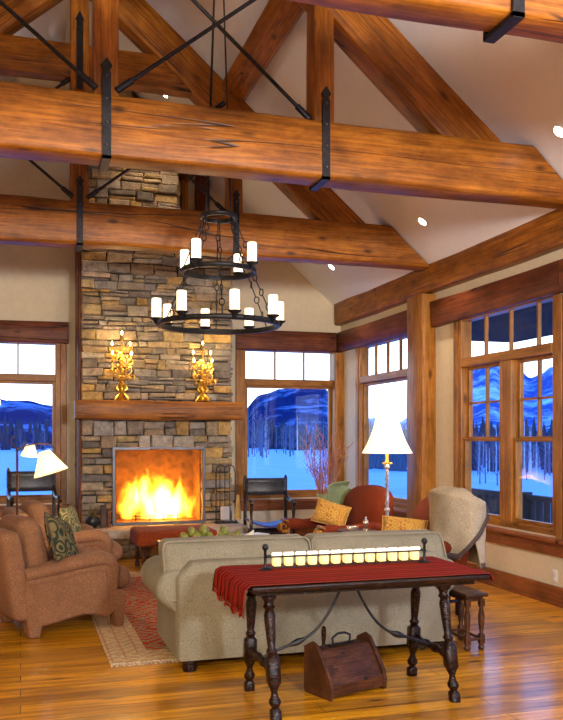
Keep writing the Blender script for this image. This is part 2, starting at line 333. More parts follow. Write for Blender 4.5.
# ------------------------------------------------------------------ mesh builder
class MB:
    def __init__(s): s.v = []; s.f = []; s.c = []; s.cc = None
    def add(s, vs, fs, mat=None):
        o = len(s.v)
        for p in vs:
            p = Vector(p); s.v.append(mat @ p if mat else p)
        for f in fs:
            s.f.append([i+o for i in f]); s.c.append(s.cc)
    def box(s, x0, x1, y0, y1, z0, z1, mat=None):
        vs = [(x, y, z) for x in (x0, x1) for y in (y0, y1) for z in (z0, z1)]
        s.add(vs, [(0, 1, 3, 2), (4, 6, 7, 5), (0, 4, 5, 1), (2, 3, 7, 6), (0, 2, 6, 4), (1, 5, 7, 3)], mat)
    def loft(s, rings, caps=True, closed=True):
        n = len(rings[0]); vs = [p for r in rings for p in r]; fs = []
        for i in range(len(rings)-1):
            for j in range(n if closed else n-1):
                k = (j+1) % n
                fs.append((i*n+j, i*n+k, (i+1)*n+k, (i+1)*n+j))
        if caps:
            fs.append(tuple(reversed(range(n)))); fs.append(tuple((len(rings)-1)*n+j for j in range(n)))
        s.add(vs, fs)
    def tube(s, pts, r, n=8, closed=False):
        pts = [Vector(p) for p in pts]; rings = []
        m = len(pts); ref = None
        for i, p in enumerate(pts):
            if closed: t = pts[(i+1) % m]-pts[i-1]
            else: t = pts[min(i+1, m-1)]-pts[max(i-1, 0)]
            t.normalize()
            if ref is None:
                ref = Vector((0, 0, 1)) if abs(t.z) < .9 else Vector((1, 0, 0))
            a = (ref - t*ref.dot(t)).normalized(); ref = a; b = t.cross(a)
            rr = r[i] if isinstance(r, (list, tuple)) else r
            rings.append([p + (a*cos(2*pi*k/n)+b*sin(2*pi*k/n))*rr for k in range(n)])
        if closed: rings.append(rings[0]); s.loft(rings, False)
        else: s.loft(rings)
    def lathe(s, prof, o=(0, 0, 0), n=16, mat=None, sq=None):
        rings = []
        o = Vector(o)
        for q in prof:
            r, z = q[0], q[1]; square = len(q) > 2
            ring = []
            for k in range(n):
                a = 2*pi*(k+.5)/n
                if square:
                    m_ = max(abs(cos(a)), abs(sin(a))); p = Vector((r*cos(a)/m_, r*sin(a)/m_, z))
                else: p = Vector((r*cos(a), r*sin(a), z))
                p += o
                ring.append(mat @ p if mat else p)
            rings.append(ring)
        s.loft(rings)
    def prism(s, prof, a0, a1, axis='y', mat=None):
        def P(u, w, a): return {'y': (u, a, w), 'x': (a, u, w), 'z': (u, w, a)}[axis]
        n = len(prof)
        vs = [P(u, w, a0) for u, w in prof]+[P(u, w, a1) for u, w in prof]
        fs = [tuple(range(n)), tuple(reversed(range(n, 2*n)))]
        for i in range(n): j = (i+1) % n; fs.append((i, i+n, j+n, j))
        s.add(vs, fs, mat)
    def rbox(s, c, size, r, puff=(0, 0, 0), mat=None, seg=7, fn=None):
        h = [x/2 for x in size]; r = min(r, *[x*.999 for x in h])
        def ax(hh):
            t = [-hh, -hh+.15*r, -hh+.42*r, -hh+r]
            k = seg
            for i in range(1, k): t.append((-hh+r)+(2*(hh-r))*i/k)
            t += [hh-r, hh-.42*r, hh-.15*r, hh]; return t
        A = [ax(x) for x in h]
        idx = {}; vs = []; fs = []
        def vert(i, j, k):
            key = (i, j, k)
            if key in idx: return idx[key]
            p = Vector((A[0][i], A[1][j], A[2][k]))
            inn = Vector([max(-(hh-r), min(hh-r, q)) for hh, q in zip(h, p)])
            d = p-inn
            if d.length > 1e-9: p2 = inn+d.normalized()*r
            else: p2 = p
            u = [q/hh for q, hh in zip(p, h)]
            for a in range(3):
                b, c_ = (a+1) % 3, (a+2) % 3
                if puff[a]: p2[a] += puff[a]*u[a]*(1-u[b]**2)*(1-u[c_]**2)
            if fn: p2 = Vector(fn(p2, u))
            vs.append(p2+Vector(c)); idx[key] = len(vs)-1; return idx[key]
        n = [len(a) for a in A]
        for a in range(3):
            b, c_ = (a+1) % 3, (a+2) % 3
            for side in (0, n[a]-1):
                for i in range(n[b]-1):
                    for j in range(n[c_]-1):
                        q = []
                        for di, dj in ((0, 0), (1, 0), (1, 1), (0, 1)):
                            key = [0, 0, 0]; key[a] = side; key[b] = i+di; key[c_] = j+dj
                            q.append(vert(*key))
                        if side == 0: q.reverse()
                        fs.append(q)
        s.add(vs, fs, mat)
    def pillow(s, w, h, t, mat=None, n=14):
        vs = []; fs = []
        for sd in (1, -1):
            o = len(vs)
            for i in range(n+1):
                for j in range(n+1):
                    u = -1+2*i/n; v = -1+2*j/n
                    pin = 1-.10*(1-abs(v)**2)*abs(u)**3; pin2 = 1-.10*(1-abs(u)**2)*abs(v)**3
                    th = t*.5*(max(0, (1-u**4)*(1-v**4)))**.6
                    vs.append((u*w/2*pin, sd*th, v*h/2*pin2))
            for i in range(n):
                for j in range(n):
                    q = [o+i*(n+1)+j, o+(i+1)*(n+1)+j, o+(i+1)*(n+1)+j+1, o+i*(n+1)+j+1]
                    if sd < 0: q.reverse()
                    fs.append(q)
        s.add(vs, fs, mat)
    def sphere(s, c, r, n=10, mat=None, sc=(1, 1, 1)):
        prof = [(max(1e-4, r*sin(pi*i/n))*sc[0], -r*cos(pi*i/n)*sc[2]) for i in range(n+1)]
        s.lathe(prof, c, max(8, n), mat)
    def build(s, name, mat, parent=None, smooth=True, bevel=0, subsurf=0, angle=40, loc=None, rot=None, merge=True):
        me = bpy.data.meshes.new(name); me.from_pydata([tuple(v) for v in s.v], [], s.f)
        bm = bmesh.new(); bm.from_mesh(me)
        if merge and s.cc is None: bmesh.ops.remove_doubles(bm, verts=bm.verts, dist=1e-5)
        bmesh.ops.recalc_face_normals(bm, faces=bm.faces)
        bm.to_mesh(me); bm.free()
        if s.cc is not None:
            at = me.color_attributes.new('tone', 'FLOAT_COLOR', 'CORNER')
            i = 0
            for p in me.polygons:
                c = s.c[p.index]
                for _ in p.loop_indices: at.data[i].color = (*c, 1); i += 1
        mats = mat if isinstance(mat, (list, tuple)) else [mat]
        for m in mats: me.materials.append(m)
        o = bpy.data.objects.new(name, me); COL.objects.link(o)
        if parent: o.parent = parent
        if loc: o.location = loc
        if rot: o.rotation_euler = rot
        if smooth:
            for p in me.polygons: p.use_smooth = True
            me.set_sharp_from_angle(angle=radians(angle))
        if bevel:
            b = o.modifiers.new('bevel', 'BEVEL'); b.width = bevel; b.segments = 2; b.limit_method = 'ANGLE'
        if subsurf:
            b = o.modifiers.new('sub', 'SUBSURF'); b.levels = subsurf; b.render_levels = subsurf
        return o
def tag(o, label=None, cat=None, group=None, kind=None):
    if label: o['label'] = label
    if cat: o['category'] = cat
    if group: o['group'] = group
    if kind: o['kind'] = kind
    return o
def thing(name, label, cat, loc=(0, 0, 0), rz=0, group=None, kind=None):
    o = bpy.data.objects.new(name, None); COL.objects.link(o); o.empty_display_size = .1
    o.location = loc; o.rotation_euler = (0, 0, rz); return tag(o, label, cat, group, kind)
def copy_tree(o, parent=None):
    c = o.copy(); COL.objects.link(c); c.parent = parent
    for ch in list(o.children): copy_tree(ch, c)
    return c
def Rz(a): return Matrix.Rotation(a, 4, 'Z')
def T(x, y, z): return Matrix.Translation((x, y, z))

def beam_bm(L, w, h, rnd=.012, r=.02, x0f=None, x1f=None, seg=None, seed=0):
    """hand hewn timber along local X from 0 to L, centred on YZ"""
    mb = MB(); seg = seg or max(4, int(L/.22)); rings = []
    base = []
    for sx, sz in ((1, 1), (-1, 1), (-1, -1), (1, -1)):
        for k in range(3):
            a0 = {(1, 1): 0, (-1, 1): 90, (-1, -1): 180, (1, -1): 270}[(sx, sz)]
            a = radians(a0+k*45)
            base.append((sx*(w/2-r)+r*cos(a), sz*(h/2-r)+r*sin(a)))
    for i in range(seg+1):
        t = i/seg; ring = []
        for (y, z) in base:
            xa = x0f(z) if x0f else 0; xb = x1f(z) if x1f else L
            x = xa+(xb-xa)*t
            q = Vector((x*1.1+seed*7.3, y*3, z*3))
            dy = noise.noise(q)*rnd; dz = noise.noise(q+Vector((5, 9, 2)))*rnd
            ring.append((x, y+dy, z+dz))
        rings.append(ring)
    mb.loft(rings); return mb
BSEED = [0]
def beam(name, p0, p1, w, h, mat, parent=None, rnd=.012, r=.02, roll=0):
    """timber from p0 to p1; h is the size in the vertical plane of the timber"""
    p0 = Vector(p0); p1 = Vector(p1); d = p1-p0; L = d.length; d.normalize()
    BSEED[0] += 1
    up = Vector((0, 0, 1)) if abs(d.z) < .98 else Vector((0, 1, 0))
    y = up.cross(d).normalized(); z = d.cross(y)
    if abs(d.z) >= .98: pass
    mat4 = Matrix((d, y, z)).transposed().to_4x4(); mat4.translation = p0
    o = beam_bm(L, w, h, rnd, r, seed=BSEED[0]).build(name, mat, parent, angle=50)
    o.matrix_local = mat4
    return o

# ------------------------------------------------------------------ room dimensions
WX = 4.91; WB = 12.65; LX = -3.69; RX = .61; SL = .86; REAR = -3.2
def ceil_z(x): return 4.14+SL*(4.3-(x if x >= RX else 2*RX-x))

def structure(name, mb, mat, **k):
    o = mb.build(name, mat, **k); o['kind'] = 'structure'; return o

mb = MB(); mb.box(LX-.3, WX+.25, REAR-.3, WB+.25, -.12, 0)
structure('floor', mb, M['floor'], smooth=False)
# ceiling: two slopes of one vaulted ceiling
mb = MB()
for sx in (1, -1):
    X = lambda x: x if sx > 0 else 2*RX-x
    e = WX+.3
    pr = [(X(RX), ceil_z(RX)), (X(e), ceil_z(e)), (X(e), ceil_z(e)+.22), (X(RX), ceil_z(RX)+.22)]
    mb.prism(pr, REAR-.3, WB+.3, 'y')
structure('ceiling', mb, M['ceil'], smooth=False)

def wall_with_holes(name, x0, x1, z0, z1, holes, thick, loc, rz, gable=None):
    """wall in local x,z; interior face at y=0, outward +y"""
    mb = MB(); xs = x0
    for (a, b, c, d) in sorted(holes):
        mb.box(xs, a, 0, thick, z0, z1)
        mb.box(a, b, 0, thick, z0, c); mb.box(a, b, 0, thick, d, z1)
        xs = b
    mb.box(xs, x1, 0, thick, z0, z1)
    if gable: mb.prism(gable, 0, thick, 'y')
    return structure(name, mb, M['cream'], smooth=False, merge=False, loc=loc, rot=(0, 0, rz))
g = [(LX, 3.5), (WX, 3.5), (WX, ceil_z(WX)+.05), (RX, ceil_z(RX)+.05), (LX, ceil_z(WX)+.05)]
GZ0, GZ1 = .66, 3.0
wall_with_holes('wall_back', LX-.25, WX+.25, 0, 3.5, [(-1.14, .56, GZ0, GZ1), (3.25, 4.84, GZ0, GZ1)], .13, (0, WB, 0), 0, g)
# right wall: local x = -Y
wall_with_holes('wall_right', -WB, -REAR, 0, 3.72, [(-11.86, -10.0, GZ0, GZ1), (-8.82, -6.90, GZ0, GZ1), (-6.72, -4.80, GZ0, GZ1), (-4.50, -2.50, GZ0, GZ1)], .13, (WX, 0, 0), -pi/2)
mb = MB(); mb.box(LX-.25, LX, REAR, WB, 0, 3.72); structure('wall_left', mb, M['cream'], smooth=False)
mb = MB(); mb.box(LX, WX, REAR-.25, REAR, 0, 3.5); mb.prism(g, REAR-.25, REAR, 'y'); structure('wall_rear', mb, M['cream'], smooth=False, merge=False)

# ------------------------------------------------------------------ windows
def window(name, loc, rz, x0, x1, mode, muntins, units=None, lintel=(0, 0, 0, 0), sill=True, wood='trimwood'):
    W = thing(name, None, None, loc, rz, kind='structure')
    z0, z1, t0, t1 = .72, 2.955, 2.42, 2.52
    fw = .075
    def bx(nm, a, b, c, d, e, f, mat='trimwood', bev=.006):
        m = MB(); L = max(b-a, f-e)
        if f-e > b-a:      # vertical: local X along length
            m.box(0, f-e, -(b-a)/2, (b-a)/2, -(d-c)/2, (d-c)/2)
            o = m.build(nm, M[mat], W, smooth=False, bevel=bev)
            o.matrix_local = T((a+b)/2, (c+d)/2, e) @ Matrix(((0, 0, 0, 0), (0, 0, 0, 0), (0, 0, 0, 0), (0, 0, 0, 1))).__class__(((0, -1, 0, 0), (0, 0, -1, 0), (1, 0, 0, 0), (0, 0, 0, 1)))
        else:
            m.box(0, b-a, -(d-c)/2, (d-c)/2, -(f-e)/2, (f-e)/2)
            o = m.build(nm, M[mat], W, smooth=False, bevel=bev); o.location = (a, (c+d)/2, (e+f)/2)
        return o
    # jambs, head, sill
    bx('jamb', x0-fw, x0, -.02, .12, z0-.06, z1+.045); bx('jamb', x1, x1+fw, -.02, .12, z0-.06, z1+.045)
    bx('head', x0, x1, -.01, .12, z1, z1+.045); bx('bottom_rail', x0, x1, -.01, .12, z0-.06, z0+.0)
    bx('transom_bar', x0, x1, -.03, .12, t0, t1)
    bx('casing', x0-fw-.085, x0-fw, -.035, 0, .60, 2.96); bx('casing', x1+fw, x1+fw+.085, -.035, 0, .60, 2.96)
    bx('sill', x0-fw-.12, x1+fw+.12, -.09, 0, .60, .64, 'basewood'); bx('apron', x0-fw-.10, x1+fw+.10, -.035, 0, .47, .60, 'basewood')
    for q in muntins: bx('muntin', q-.012, q+.012, .03, .07, t1, z1, bev=0)
    m = MB(); m.box(x0, x1, .048, .054, t1, z1); m.build('pane', M['glass'], W, smooth=False)
    if mode == 'plain':
        s = .04
        bx('sash', x0, x0+s, .02, .09, z0, t0); bx('sash', x1-s, x1, .02, .09, z0, t0); bx('sash', x0+s, x1-s, .02, .09, z0, z0+s+.02); bx('sash', x0+s, x1-s, .02, .09, t0-s, t0)
        m = MB(); m.box(x0+s, x1-s, .05, .056, z0+s, t0-s); m.build('pane', M['glass'], W, smooth=False)
    else:
        for (a, b) in units:
            s = .045; mid = 1.57
            for (lo, hi, dy) in ((mid, t0, .06), (z0, mid+.03, .01)):
                bx('sash', a, a+s, dy, dy+.05, lo, hi); bx('sash', b-s, b, dy, dy+.05, lo, hi)
                bx('sash', a+s, b-s, dy, dy+.05, lo, lo+s); bx('sash', a+s, b-s, dy, dy+.05, hi-s*.8, hi)
                m = MB(); m.box(a+s, b-s, dy+.022, dy+.028, lo+s, hi-s*.8); m.build('pane', M['glass'], W, smooth=False)
            c = (a+b)/2
            bx('muntin', c-.012, c+.012, .065, .105, mid+s, t0-.03, bev=0); bx('muntin', a+s, b-s, .065, .105, 1.99, 2.013, bev=0)
        bx('mullion', units[0][1], units[1][0], -.02, .12, z0, t0)
    # heavy timber lintel
    a, b, dpt, rr = lintel
    m = beam_bm(b-a, dpt, .31, .012, .015, seed=int(abs(a)*9))
    o = m.build('lintel', M['beam_dark'], W, angle=50); o.location = (a, -dpt/2+.005, 3.12)
    return W
window('window_1', (0, WB, 0), 0, -1.06, .48, 'plain', (-.545, -.035), lintel=(-1.35, .665, .10, 0))
window('window_2', (0, WB, 0), 0, 3.33, 4.76, 'plain', (3.82, 4.30), lintel=(3.17, 4.80, .10, 0))
window('window_3', (WX, 0, 0), -pi/2, -11.78, -10.08, 'plain', (-11.35, -10.93, -10.51), lintel=(-12.64, -9.91, .10, 0))
window('window_4', (WX, 0, 0), -pi/2, -8.74, -6.98, 'hung', (-8.30, -7.80, -7.30), [(-8.74, -7.92), (-7.70, -6.98)], lintel=(-9.36, -6.78, .10, 0))
window('window_5', (WX, 0, 0), -pi/2, -6.64, -4.88, 'hung', (-6.20, -5.76, -5.32), [(-6.64, -5.87), (-5.65, -4.88)], lintel=(-6.77, -4.65, .10, 0))
window('window_6_added', (WX, 0, 0), -pi/2, -4.42, -2.58, 'hung', (-3.96, -3.50, -3.04), [(-4.42, -3.61), (-3.39, -2.58)], lintel=(-4.6, -2.4, .10, 0))  # unseen window, added to spill blue sky light onto the floor

# baseboards
def baseboard(name, loc, rz, a, b):
    m = MB(); m.box(0, b-a, -.03, 0, 0, .18); m.box(0, b-a, -.045, 0, 0, .03)
    o = structure(name, m, M['basewood'], smooth=False, merge=False); o.location = loc; o.rotation_euler = (0, 0, rz); return o
baseboard('baseboard_right', (WX, WB, 0), -pi/2, 0, WB-REAR)
baseboard('baseboard_back', (2.95, WB, 0), 0, 0, WX-2.95-.05)
baseboard('baseboard_back_left', (LX, WB, 0), 0, 0, .78-LX)
# corner timbers and column
def post(name, x, y, w, d, z0, z1, mat, label, cat='post', parent=None):
    m = beam_bm(z1-z0, d, w, .010, .015, seed=int(x*10+y))
    o = m.build(name, M[mat], parent, angle=50)
    o.matrix_local = Matrix(((0, 0, -1, x), (0, 1, 0, y), (1, 0, 0, z0), (0, 0, 0, 1)))
    return tag(o, label, cat) if label else o
post('timber_column', 4.82, 9.62, .20, .44, 0, 3.38, 'trimwood', 'tall square timber column between the corner window and the paired windows', 'column')
o = post('trim_1', WX-.08, WB-.08, .15, .15, .18, 2.95, 'trimwood', None); o['kind'] = 'structure'
o = post('chimney_shade_strip', .80-.02, 12.28, .04, .70, .05, 4.5, 'beam_dark', None); o['kind'] = 'structure'  # dark board standing in for shade on the chimney's left side
o = post('trim_3', 2.35, 12.55, .10, .16, 3.6, 5.78, 'trimwood', None); o['kind'] = 'structure'
o = post('trim_4', 2.63, 12.55, .20, .16, 3.6, 5.54, 'beam_dark', None); o['kind'] = 'structure'
# wall plate along the right wall
pl = beam('timber_plate_beam', (4.86, 12.60, 3.585), (4.86, REAR+.1, 3.585), .16, .38, M['beam'])
tag(pl, 'long timber plate beam running along the top of the window wall, under the ceiling', 'beam')

# ------------------------------------------------------------------ trusses
TIE0, TIE1 = 3.69, 4.16
def iron_strap(parent, x, yf, yb, ztop, nm='iron_strap'):
    m = MB(); w = .032
    m.box(x-w, x+w, yf-.020, yf+.004, TIE0-.020, ztop-.10)
    m.prism([(x-w, ztop-.10), (x+w, ztop-.10), (x+w*.7, ztop-.07), (x+w*1.3, ztop-.04), (x, ztop+.02), (x-w*1.3, ztop-.04), (x-w*.7, ztop-.07)], yf-.020, yf+.004, 'y')
    m.box(x-w, x+w, yf-.020, yb+.020, TIE0-.022, TIE0+.004)
    m.box(x-w, x+w, yb-.004, yb+.020, TIE0-.020, ztop-.10)
    o = m.build(nm, M['iron'], parent, smooth=False, merge=False)
    z = TIE0+.08
    while z < ztop-.1:
        b = MB(); b.sphere((x, yf-.022, z), .012, 6); b.build('strap_bolt', M['iron_soft'], o, smooth=True); z += .17
    return o
def truss(yf, label, w=.28, full=True):
    yb = yf+w; ym = (yf+yb)/2
    t = thing('timber_truss', label, 'roof truss', (0, 0, 0), group='timber roof trusses')
    endx = lambda z: WX-.10 if z <= .0 else WX-.1
    L0, L1 = 2*RX-4.80, 4.80
    def x1f(z): # cut by ceiling slope
        zz = (TIE0+TIE1)/2+z
        return min(4.80, 4.3-(zz-4.14)/SL-.03)-0
    def x0f(z): return 2*RX-x1f(z)
    BSEED[0] += 1
    m = beam_bm(0, w, TIE1-TIE0, .020, .035, x0f=x0f, x1f=x1f, seg=44, seed=BSEED[0])
    o = m.build('tie_beam', M['beam'], t, angle=50); o.location = (0, ym, (TIE0+TIE1)/2)
    # rafters (mid line)
    vt = .49; zm = lambda x: 4.10-vt/2+SL*(4.02-x)
    ww = w-.03
    perp = vt*cos(math.atan(SL))
    beam('rafter', (3.86, ym, zm(3.86)), (RX-.0, ym, zm(RX)), ww, perp, M['beam'], t)
    beam('rafter', (2*RX-3.86, ym, zm(3.86)), (RX, ym, zm(RX)), ww-.006, perp, M['beam'], t)
    def vpost(nm, x, z1, pw=.19):
        mm = beam_bm(z1-TIE1+.03, .22, pw, .008, .012, seed=int(x*10+yf))
        q = mm.build(nm, M['beam'], t, angle=50)
        q.matrix_local = Matrix(((0, 0, -1, x), (0, 1, 0, ym-.01), (1, 0, 0, TIE1-.03), (0, 0, 0, 1)))
    vpost('king_post', RX, zm(RX)-.1)
    for s in (1, -1): vpost('queen_post', RX+s*1.73, zm(RX+1.73)-.15, .17)
    xr = 4.02-(5.675-(4.10-vt/2))/SL
    beam('collar_beam', (2*RX-xr, ym, 5.675), (xr, ym, 5.675), .20, .37, M['beam'], t)
    # rods
    for s in (1, -1):
        X = lambda x: RX+s*(x-RX)
        for dy, (a, b) in ((-.05, ((.70, 4.20), (2.20, 5.39))), (.05, ((2.22, 4.20), (.70, 5.50)))):
            m = MB(); p, q = Vector((X(a[0]), ym+dy-.09, a[1])), Vector((X(b[0]), ym+dy-.09, b[1]))
            m.tube([p, q], .016, 8)
            d = (q-p).normalized(); m.tube([p-d*.02, p+d*.12], .026, 8); m.tube([q-d*.12, q], .026, 8)
            m.build('tie_rod', M['iron'], t)
    for x in (RX-1.73, RX, RX+1.73):
        iron_strap(t, x, yf, yb, TIE1+.24)
    m = MB(); 
    m.box(RX-.035, RX+.035, ym-.135, ym-.12, 5.36, 6.1); m.prism([(RX-.05, 6.1), (RX+.05, 6.1), (RX, 6.2)], ym-.135, ym-.12, 'y')
    m.build('iron_strap', M['iron'], t, smooth=False, merge=False)
    return t
truss(3.63, 'nearest timber roof truss, its tie beam crossing the top right corner', .245)
truss(6.36, 'middle timber roof truss crossing the whole view above the chandelier')
truss(9.30, 'farthest timber roof truss, passing behind the chandelier and in front of the chimney')
# purlin running front to back on top of the rafters
for nm, x, lab in (('timber_purlin', 2.36, 'upper timber purlin running front to back above the right rafters'),):
    z = 4.10+SL*(4.02-x)+.10
    zc = ceil_z(x)-.20
    o = beam(nm, (x, REAR+.2, zc), (x, WB-.02, zc), .29, .26, M['beam']); o.matrix_basis = o.matrix_basis @ Matrix.Rotation(math.atan(SL), 4, 'X'); tag(o, lab, 'beam')

# ------------------------------------------------------------------ chimney
TONES = [(.40, .31, .21), (.33, .27, .21), (.47, .35, .21), (.27, .24, .21), (.52, .38, .18), (.38, .28, .18), (.42, .37, .31), (.20, .17, .15), (.56, .35, .12), (.36, .32, .29), (.44, .34, .24)]
def stone_block(mb, x0, x1, z0, z1, yface, depth, side=None, h_=None):
    """one rough ledge stone, front face at yface - bulge"""
    n = 3; bul = random.uniform(-.01, .045); j = .006
    mb.cc = random.choice(TONES); k = random.uniform(.75, 1.25); mb.cc = tuple(c*k for c in mb.cc)
    gap = .004
    x0 += gap; x1 -= gap; z0 += gap; z1 -= gap
    def R(a): return random.uniform(-a, a)
    j = .011 if h_ is None else h_
    c = [(x0+R(j), z0+R(j)), (x1+R(j), z0+R(j)), (x1+R(j), z1+R(j)), (x0+R(j), z1+R(j))]
    b = .014
    inn = [(c[0][0]+b, c[0][1]+b), (c[1][0]-b, c[1][1]+b), (c[2][0]-b, c[2][1]-b), (c[3][0]+b, c[3][1]-b)]
    yb = yface+depth; y1 = yface-bul+.015; y2 = yface-bul
    vs = [(x, yb, z) for x, z in c]+[(x, y1, z) for x, z in c]+[(x, y2+R(.006), z) for x, z in inn]
    fs = [(0, 1, 5, 4), (1, 2, 6, 5), (2, 3, 7, 6), (3, 0, 4, 7), (4, 5, 9, 8), (5, 6, 10, 9), (6, 7, 11, 10), (7, 4, 8, 11), (8, 9, 10, 11)]
    if side is not None:
        # block on a side wall: map (x,y) -> rotated
        sgn, sx = side
        vs = [(sx + sgn*(y-yface), x, z) for x, y, z in vs]
    mb.add(vs, fs)
def courses(mb, x0, x1, z0, z1, yface, depth, holes=(), side=None, hmin=.045, hmax=.155, lmin=.11, lmax=.42):
    z = z0
    while z < z1-.02:
        h = random.uniform(hmin, hmax)
        if z1-(z+h) < .05: h = z1-z
        zt = z+h
        segs = [(x0, x1)]
        for (a, b, c, d) in holes:
            if zt > c+.01 and z < d-.01:
                # keep the stone out of the opening
                if z < d < zt: zt = d
                ns = []
                for (p, q) in segs:
                    if q <= a or p >= b: ns.append((p, q))
                    else:
                        if p < a: ns.append((p, a))
                        if q > b: ns.append((b, q))
                segs = ns
        for (p, q) in segs:
            x = p
            while x < q-.001:
                L = random.uniform(lmin, lmax)
                if q-(x+L) < .12: L = q-x
                if h > .10 and random.random() < .35:
                    zz = z+(zt-z)*random.uniform(.4, .6)
                    stone_block(mb, x, x+L, z, zz, yface, depth, side); stone_block(mb, x, x+L, zz, zt, yface, depth, side)
                else: stone_block(mb, x, x+L, z, zt, yface, depth, side)
                x += L
        z = zt
CX0, CX1, CY = .80, 2.93, 11.93
OX0, OX1, OZ0, OZ1 = 1.26, 2.49, .42, 1.44
ch = thing('stone_chimney', 'tall stacked-stone chimney breast rising behind the hearth to the ceiling', 'chimney', (0, 0, 0))
st = MB(); st.cc = (0, 0, 0)
courses(st, CX0, CX1, .34, 1.46, CY, .10, [(OX0, OX1, .30, 1.46)])
courses(st, CX0, CX1, 1.46, 1.84, CY, .10, hmin=.17, hmax=.22, lmin=.16, lmax=.36)
courses(st, CX0, CX1, 1.84, 4.55, CY, .10)
zz_ = 4.55
while zz_ < 6.9:
    xr_ = min(2.15, 4.3-(zz_+.16-4.14)/SL-.02)
    courses(st, CX0, xr_, zz_, zz_+.13, CY, .10, hmin=.12, hmax=.14); zz_ += .13
courses(st, CY+.05, WB-.01, 0, 4.55, 0, .10, side=(1, CX0-.0))
courses(st, CY+.05, WB-.01, 0, 4.55, 0, .10, side=(-1, CX1+.0))
courses(st, CY+.05, WB-.01, 4.55, 5.95, 0, .10, side=(-1, 2.15))
st.build('stonework', M['stone'], ch, angle=25, merge=False)
m = MB(); a, b = CX0+.04, CX1-.04
m.box(a, OX0-.01, CY+.045, WB, 0, 1.5); m.box(OX1+.01, b, CY+.045, WB, 0, 1.5); m.box(a, b, CY+.045, WB, 1.47, 4.5); m.prism([(a, 4.5), (2.11, 4.5), (2.11, 5.95), (1.05, 6.85), (a, 6.85)], CY+.045, WB, 'y')
m.box(OX0-.01, OX1+.01, CY+.045, WB, 0, .40)
m.build('mortar_core', M['mortar'], ch, smooth=False, merge=False)
m = MB()
m.box(OX0-.01, OX0+.02, CY+.05, 12.55, .40, 1.47); m.box(OX1-.02, OX1+.01, CY+.05, 12.55, .40, 1.47); m.box(OX0, OX1, 12.50, 12.55, .40, 1.47); m.box(OX0, OX1, CY+.05, 12.52, 1.44, 1.47); m.box(OX0, OX1, CY+.05, 12.52, .39, .42)
m.build('firebox', M['soot'], ch, smooth=False, merge=False)
# cap ledge on shoulder
m = MB(); m.rbox((2.54, 12.27, 4.58), (.84, .66, .07), .02, fn=lambda p, u: p+Vector((0, 0, .01*noise.noise(p*5))))
m.build('shoulder_ledge', M['hearthstone'], ch)

# hearth
he = thing('stone_hearth', 'raised stone hearth with a pale rounded slab in front of the fire', 'hearth', (1.87, 11.55, 0))
m = MB()
out = []
for i in range(25):
    a = pi*i/24
    out.append((-1.17*cos(a)*(1 if abs(cos(a)) < 1 else 1), 0))
prof = [(-1.12, .36), (-1.2, -.02), (-1.15, -.22), (-1.0, -.33), (-.6, -.37), (0, -.36), (.6, -.37), (.98, -.34), (1.13, -.22), (1.17, -.02), (1.12, .36)]
def slab(mb, prof, z0, z1, rnd):
    P = []
    for i in range(len(prof)):
        a = Vector(prof[i]); b = Vector(prof[(i+1) % len(prof)])
        for k in range(4):
            q = a.lerp(b, k/4); q = q + Vector((noise.noise(Vector((q.x*6, q.y*6, 1)))*rnd, noise.noise(Vector((q.x*6, q.y*6, 5)))*rnd)); P.append(q)
    c = Vector((0, 0))
    lv = [(z0, .98), (z0+.02, 1.0), ((z0+z1)/2, 1.005), (z1-.02, 1.0), (z1, .98)]
    mb.loft([[(p.x*s, p.y*s, z) for p in P] for z, s in lv])
slab(m, prof, .27, .385, .03)
m.build('hearth_slab', M['hearthstone'], he, angle=60)
hb = MB(); hb.cc = (0, 0, 0)
courses(hb, -1.02, 1.02, 0, .27, -.20, .10, lmin=.15, lmax=.35)
courses(hb, -.20, .36, 0, .27, 0, .10, side=(1, -1.02)); courses(hb, -.20, .36, 0, .27, 0, .10, side=(-1, 1.02))
hb.box(-.98, .98, -.16, .36, 0, .265)
hb.build('hearth_base', M['stone'], he, angle=25, merge=False)

o = beam('timber_mantel', (.70, 11.80, 1.985), (3.03, 11.80, 1.985), .32, .25, M['beam']); tag(o, 'thick rough timber mantel shelf on the stone chimney holding two candelabra', 'mantel')

# spark screen
sc_ = thing('spark_screen', 'flat fire screen with grey steel frame and mesh in front of the fire', 'fire screen', (1.868, 11.84, .385))
m = MB(); a = .655; h = 1.09; fwid = .042
m.box(-a, a, -.02, .02, h-fwid, h); m.box(-a, a, -.02, .02, 0, fwid); m.box(-a, -a+fwid, -.02, .02, fwid, h-fwid); m.box(a-fwid, a, -.02, .02, fwid, h-fwid)
m.build('screen_frame', M['iron_soft'], sc_, smooth=False, bevel=.004, merge=False)
m = MB(); m.box(-a+fwid, a-fwid, -.003, .003, fwid, h-fwid); m.build('mesh_panel', M['sparkmesh'], sc_, smooth=False)
for s in (-.25, .25):
    m = MB(); m.box(s-.06, s+.06, -.10, .03, -.0, .012); m.build('foot', M['iron'], sc_, smooth=False)
m = MB(); m.tube([(-.13, -.03, h-.02), (-.13, -.05, h-.028), (.13, -.05, h-.028), (.13, -.03, h-.02)], .007, 6); m.build('handle', M['silver'], sc_)
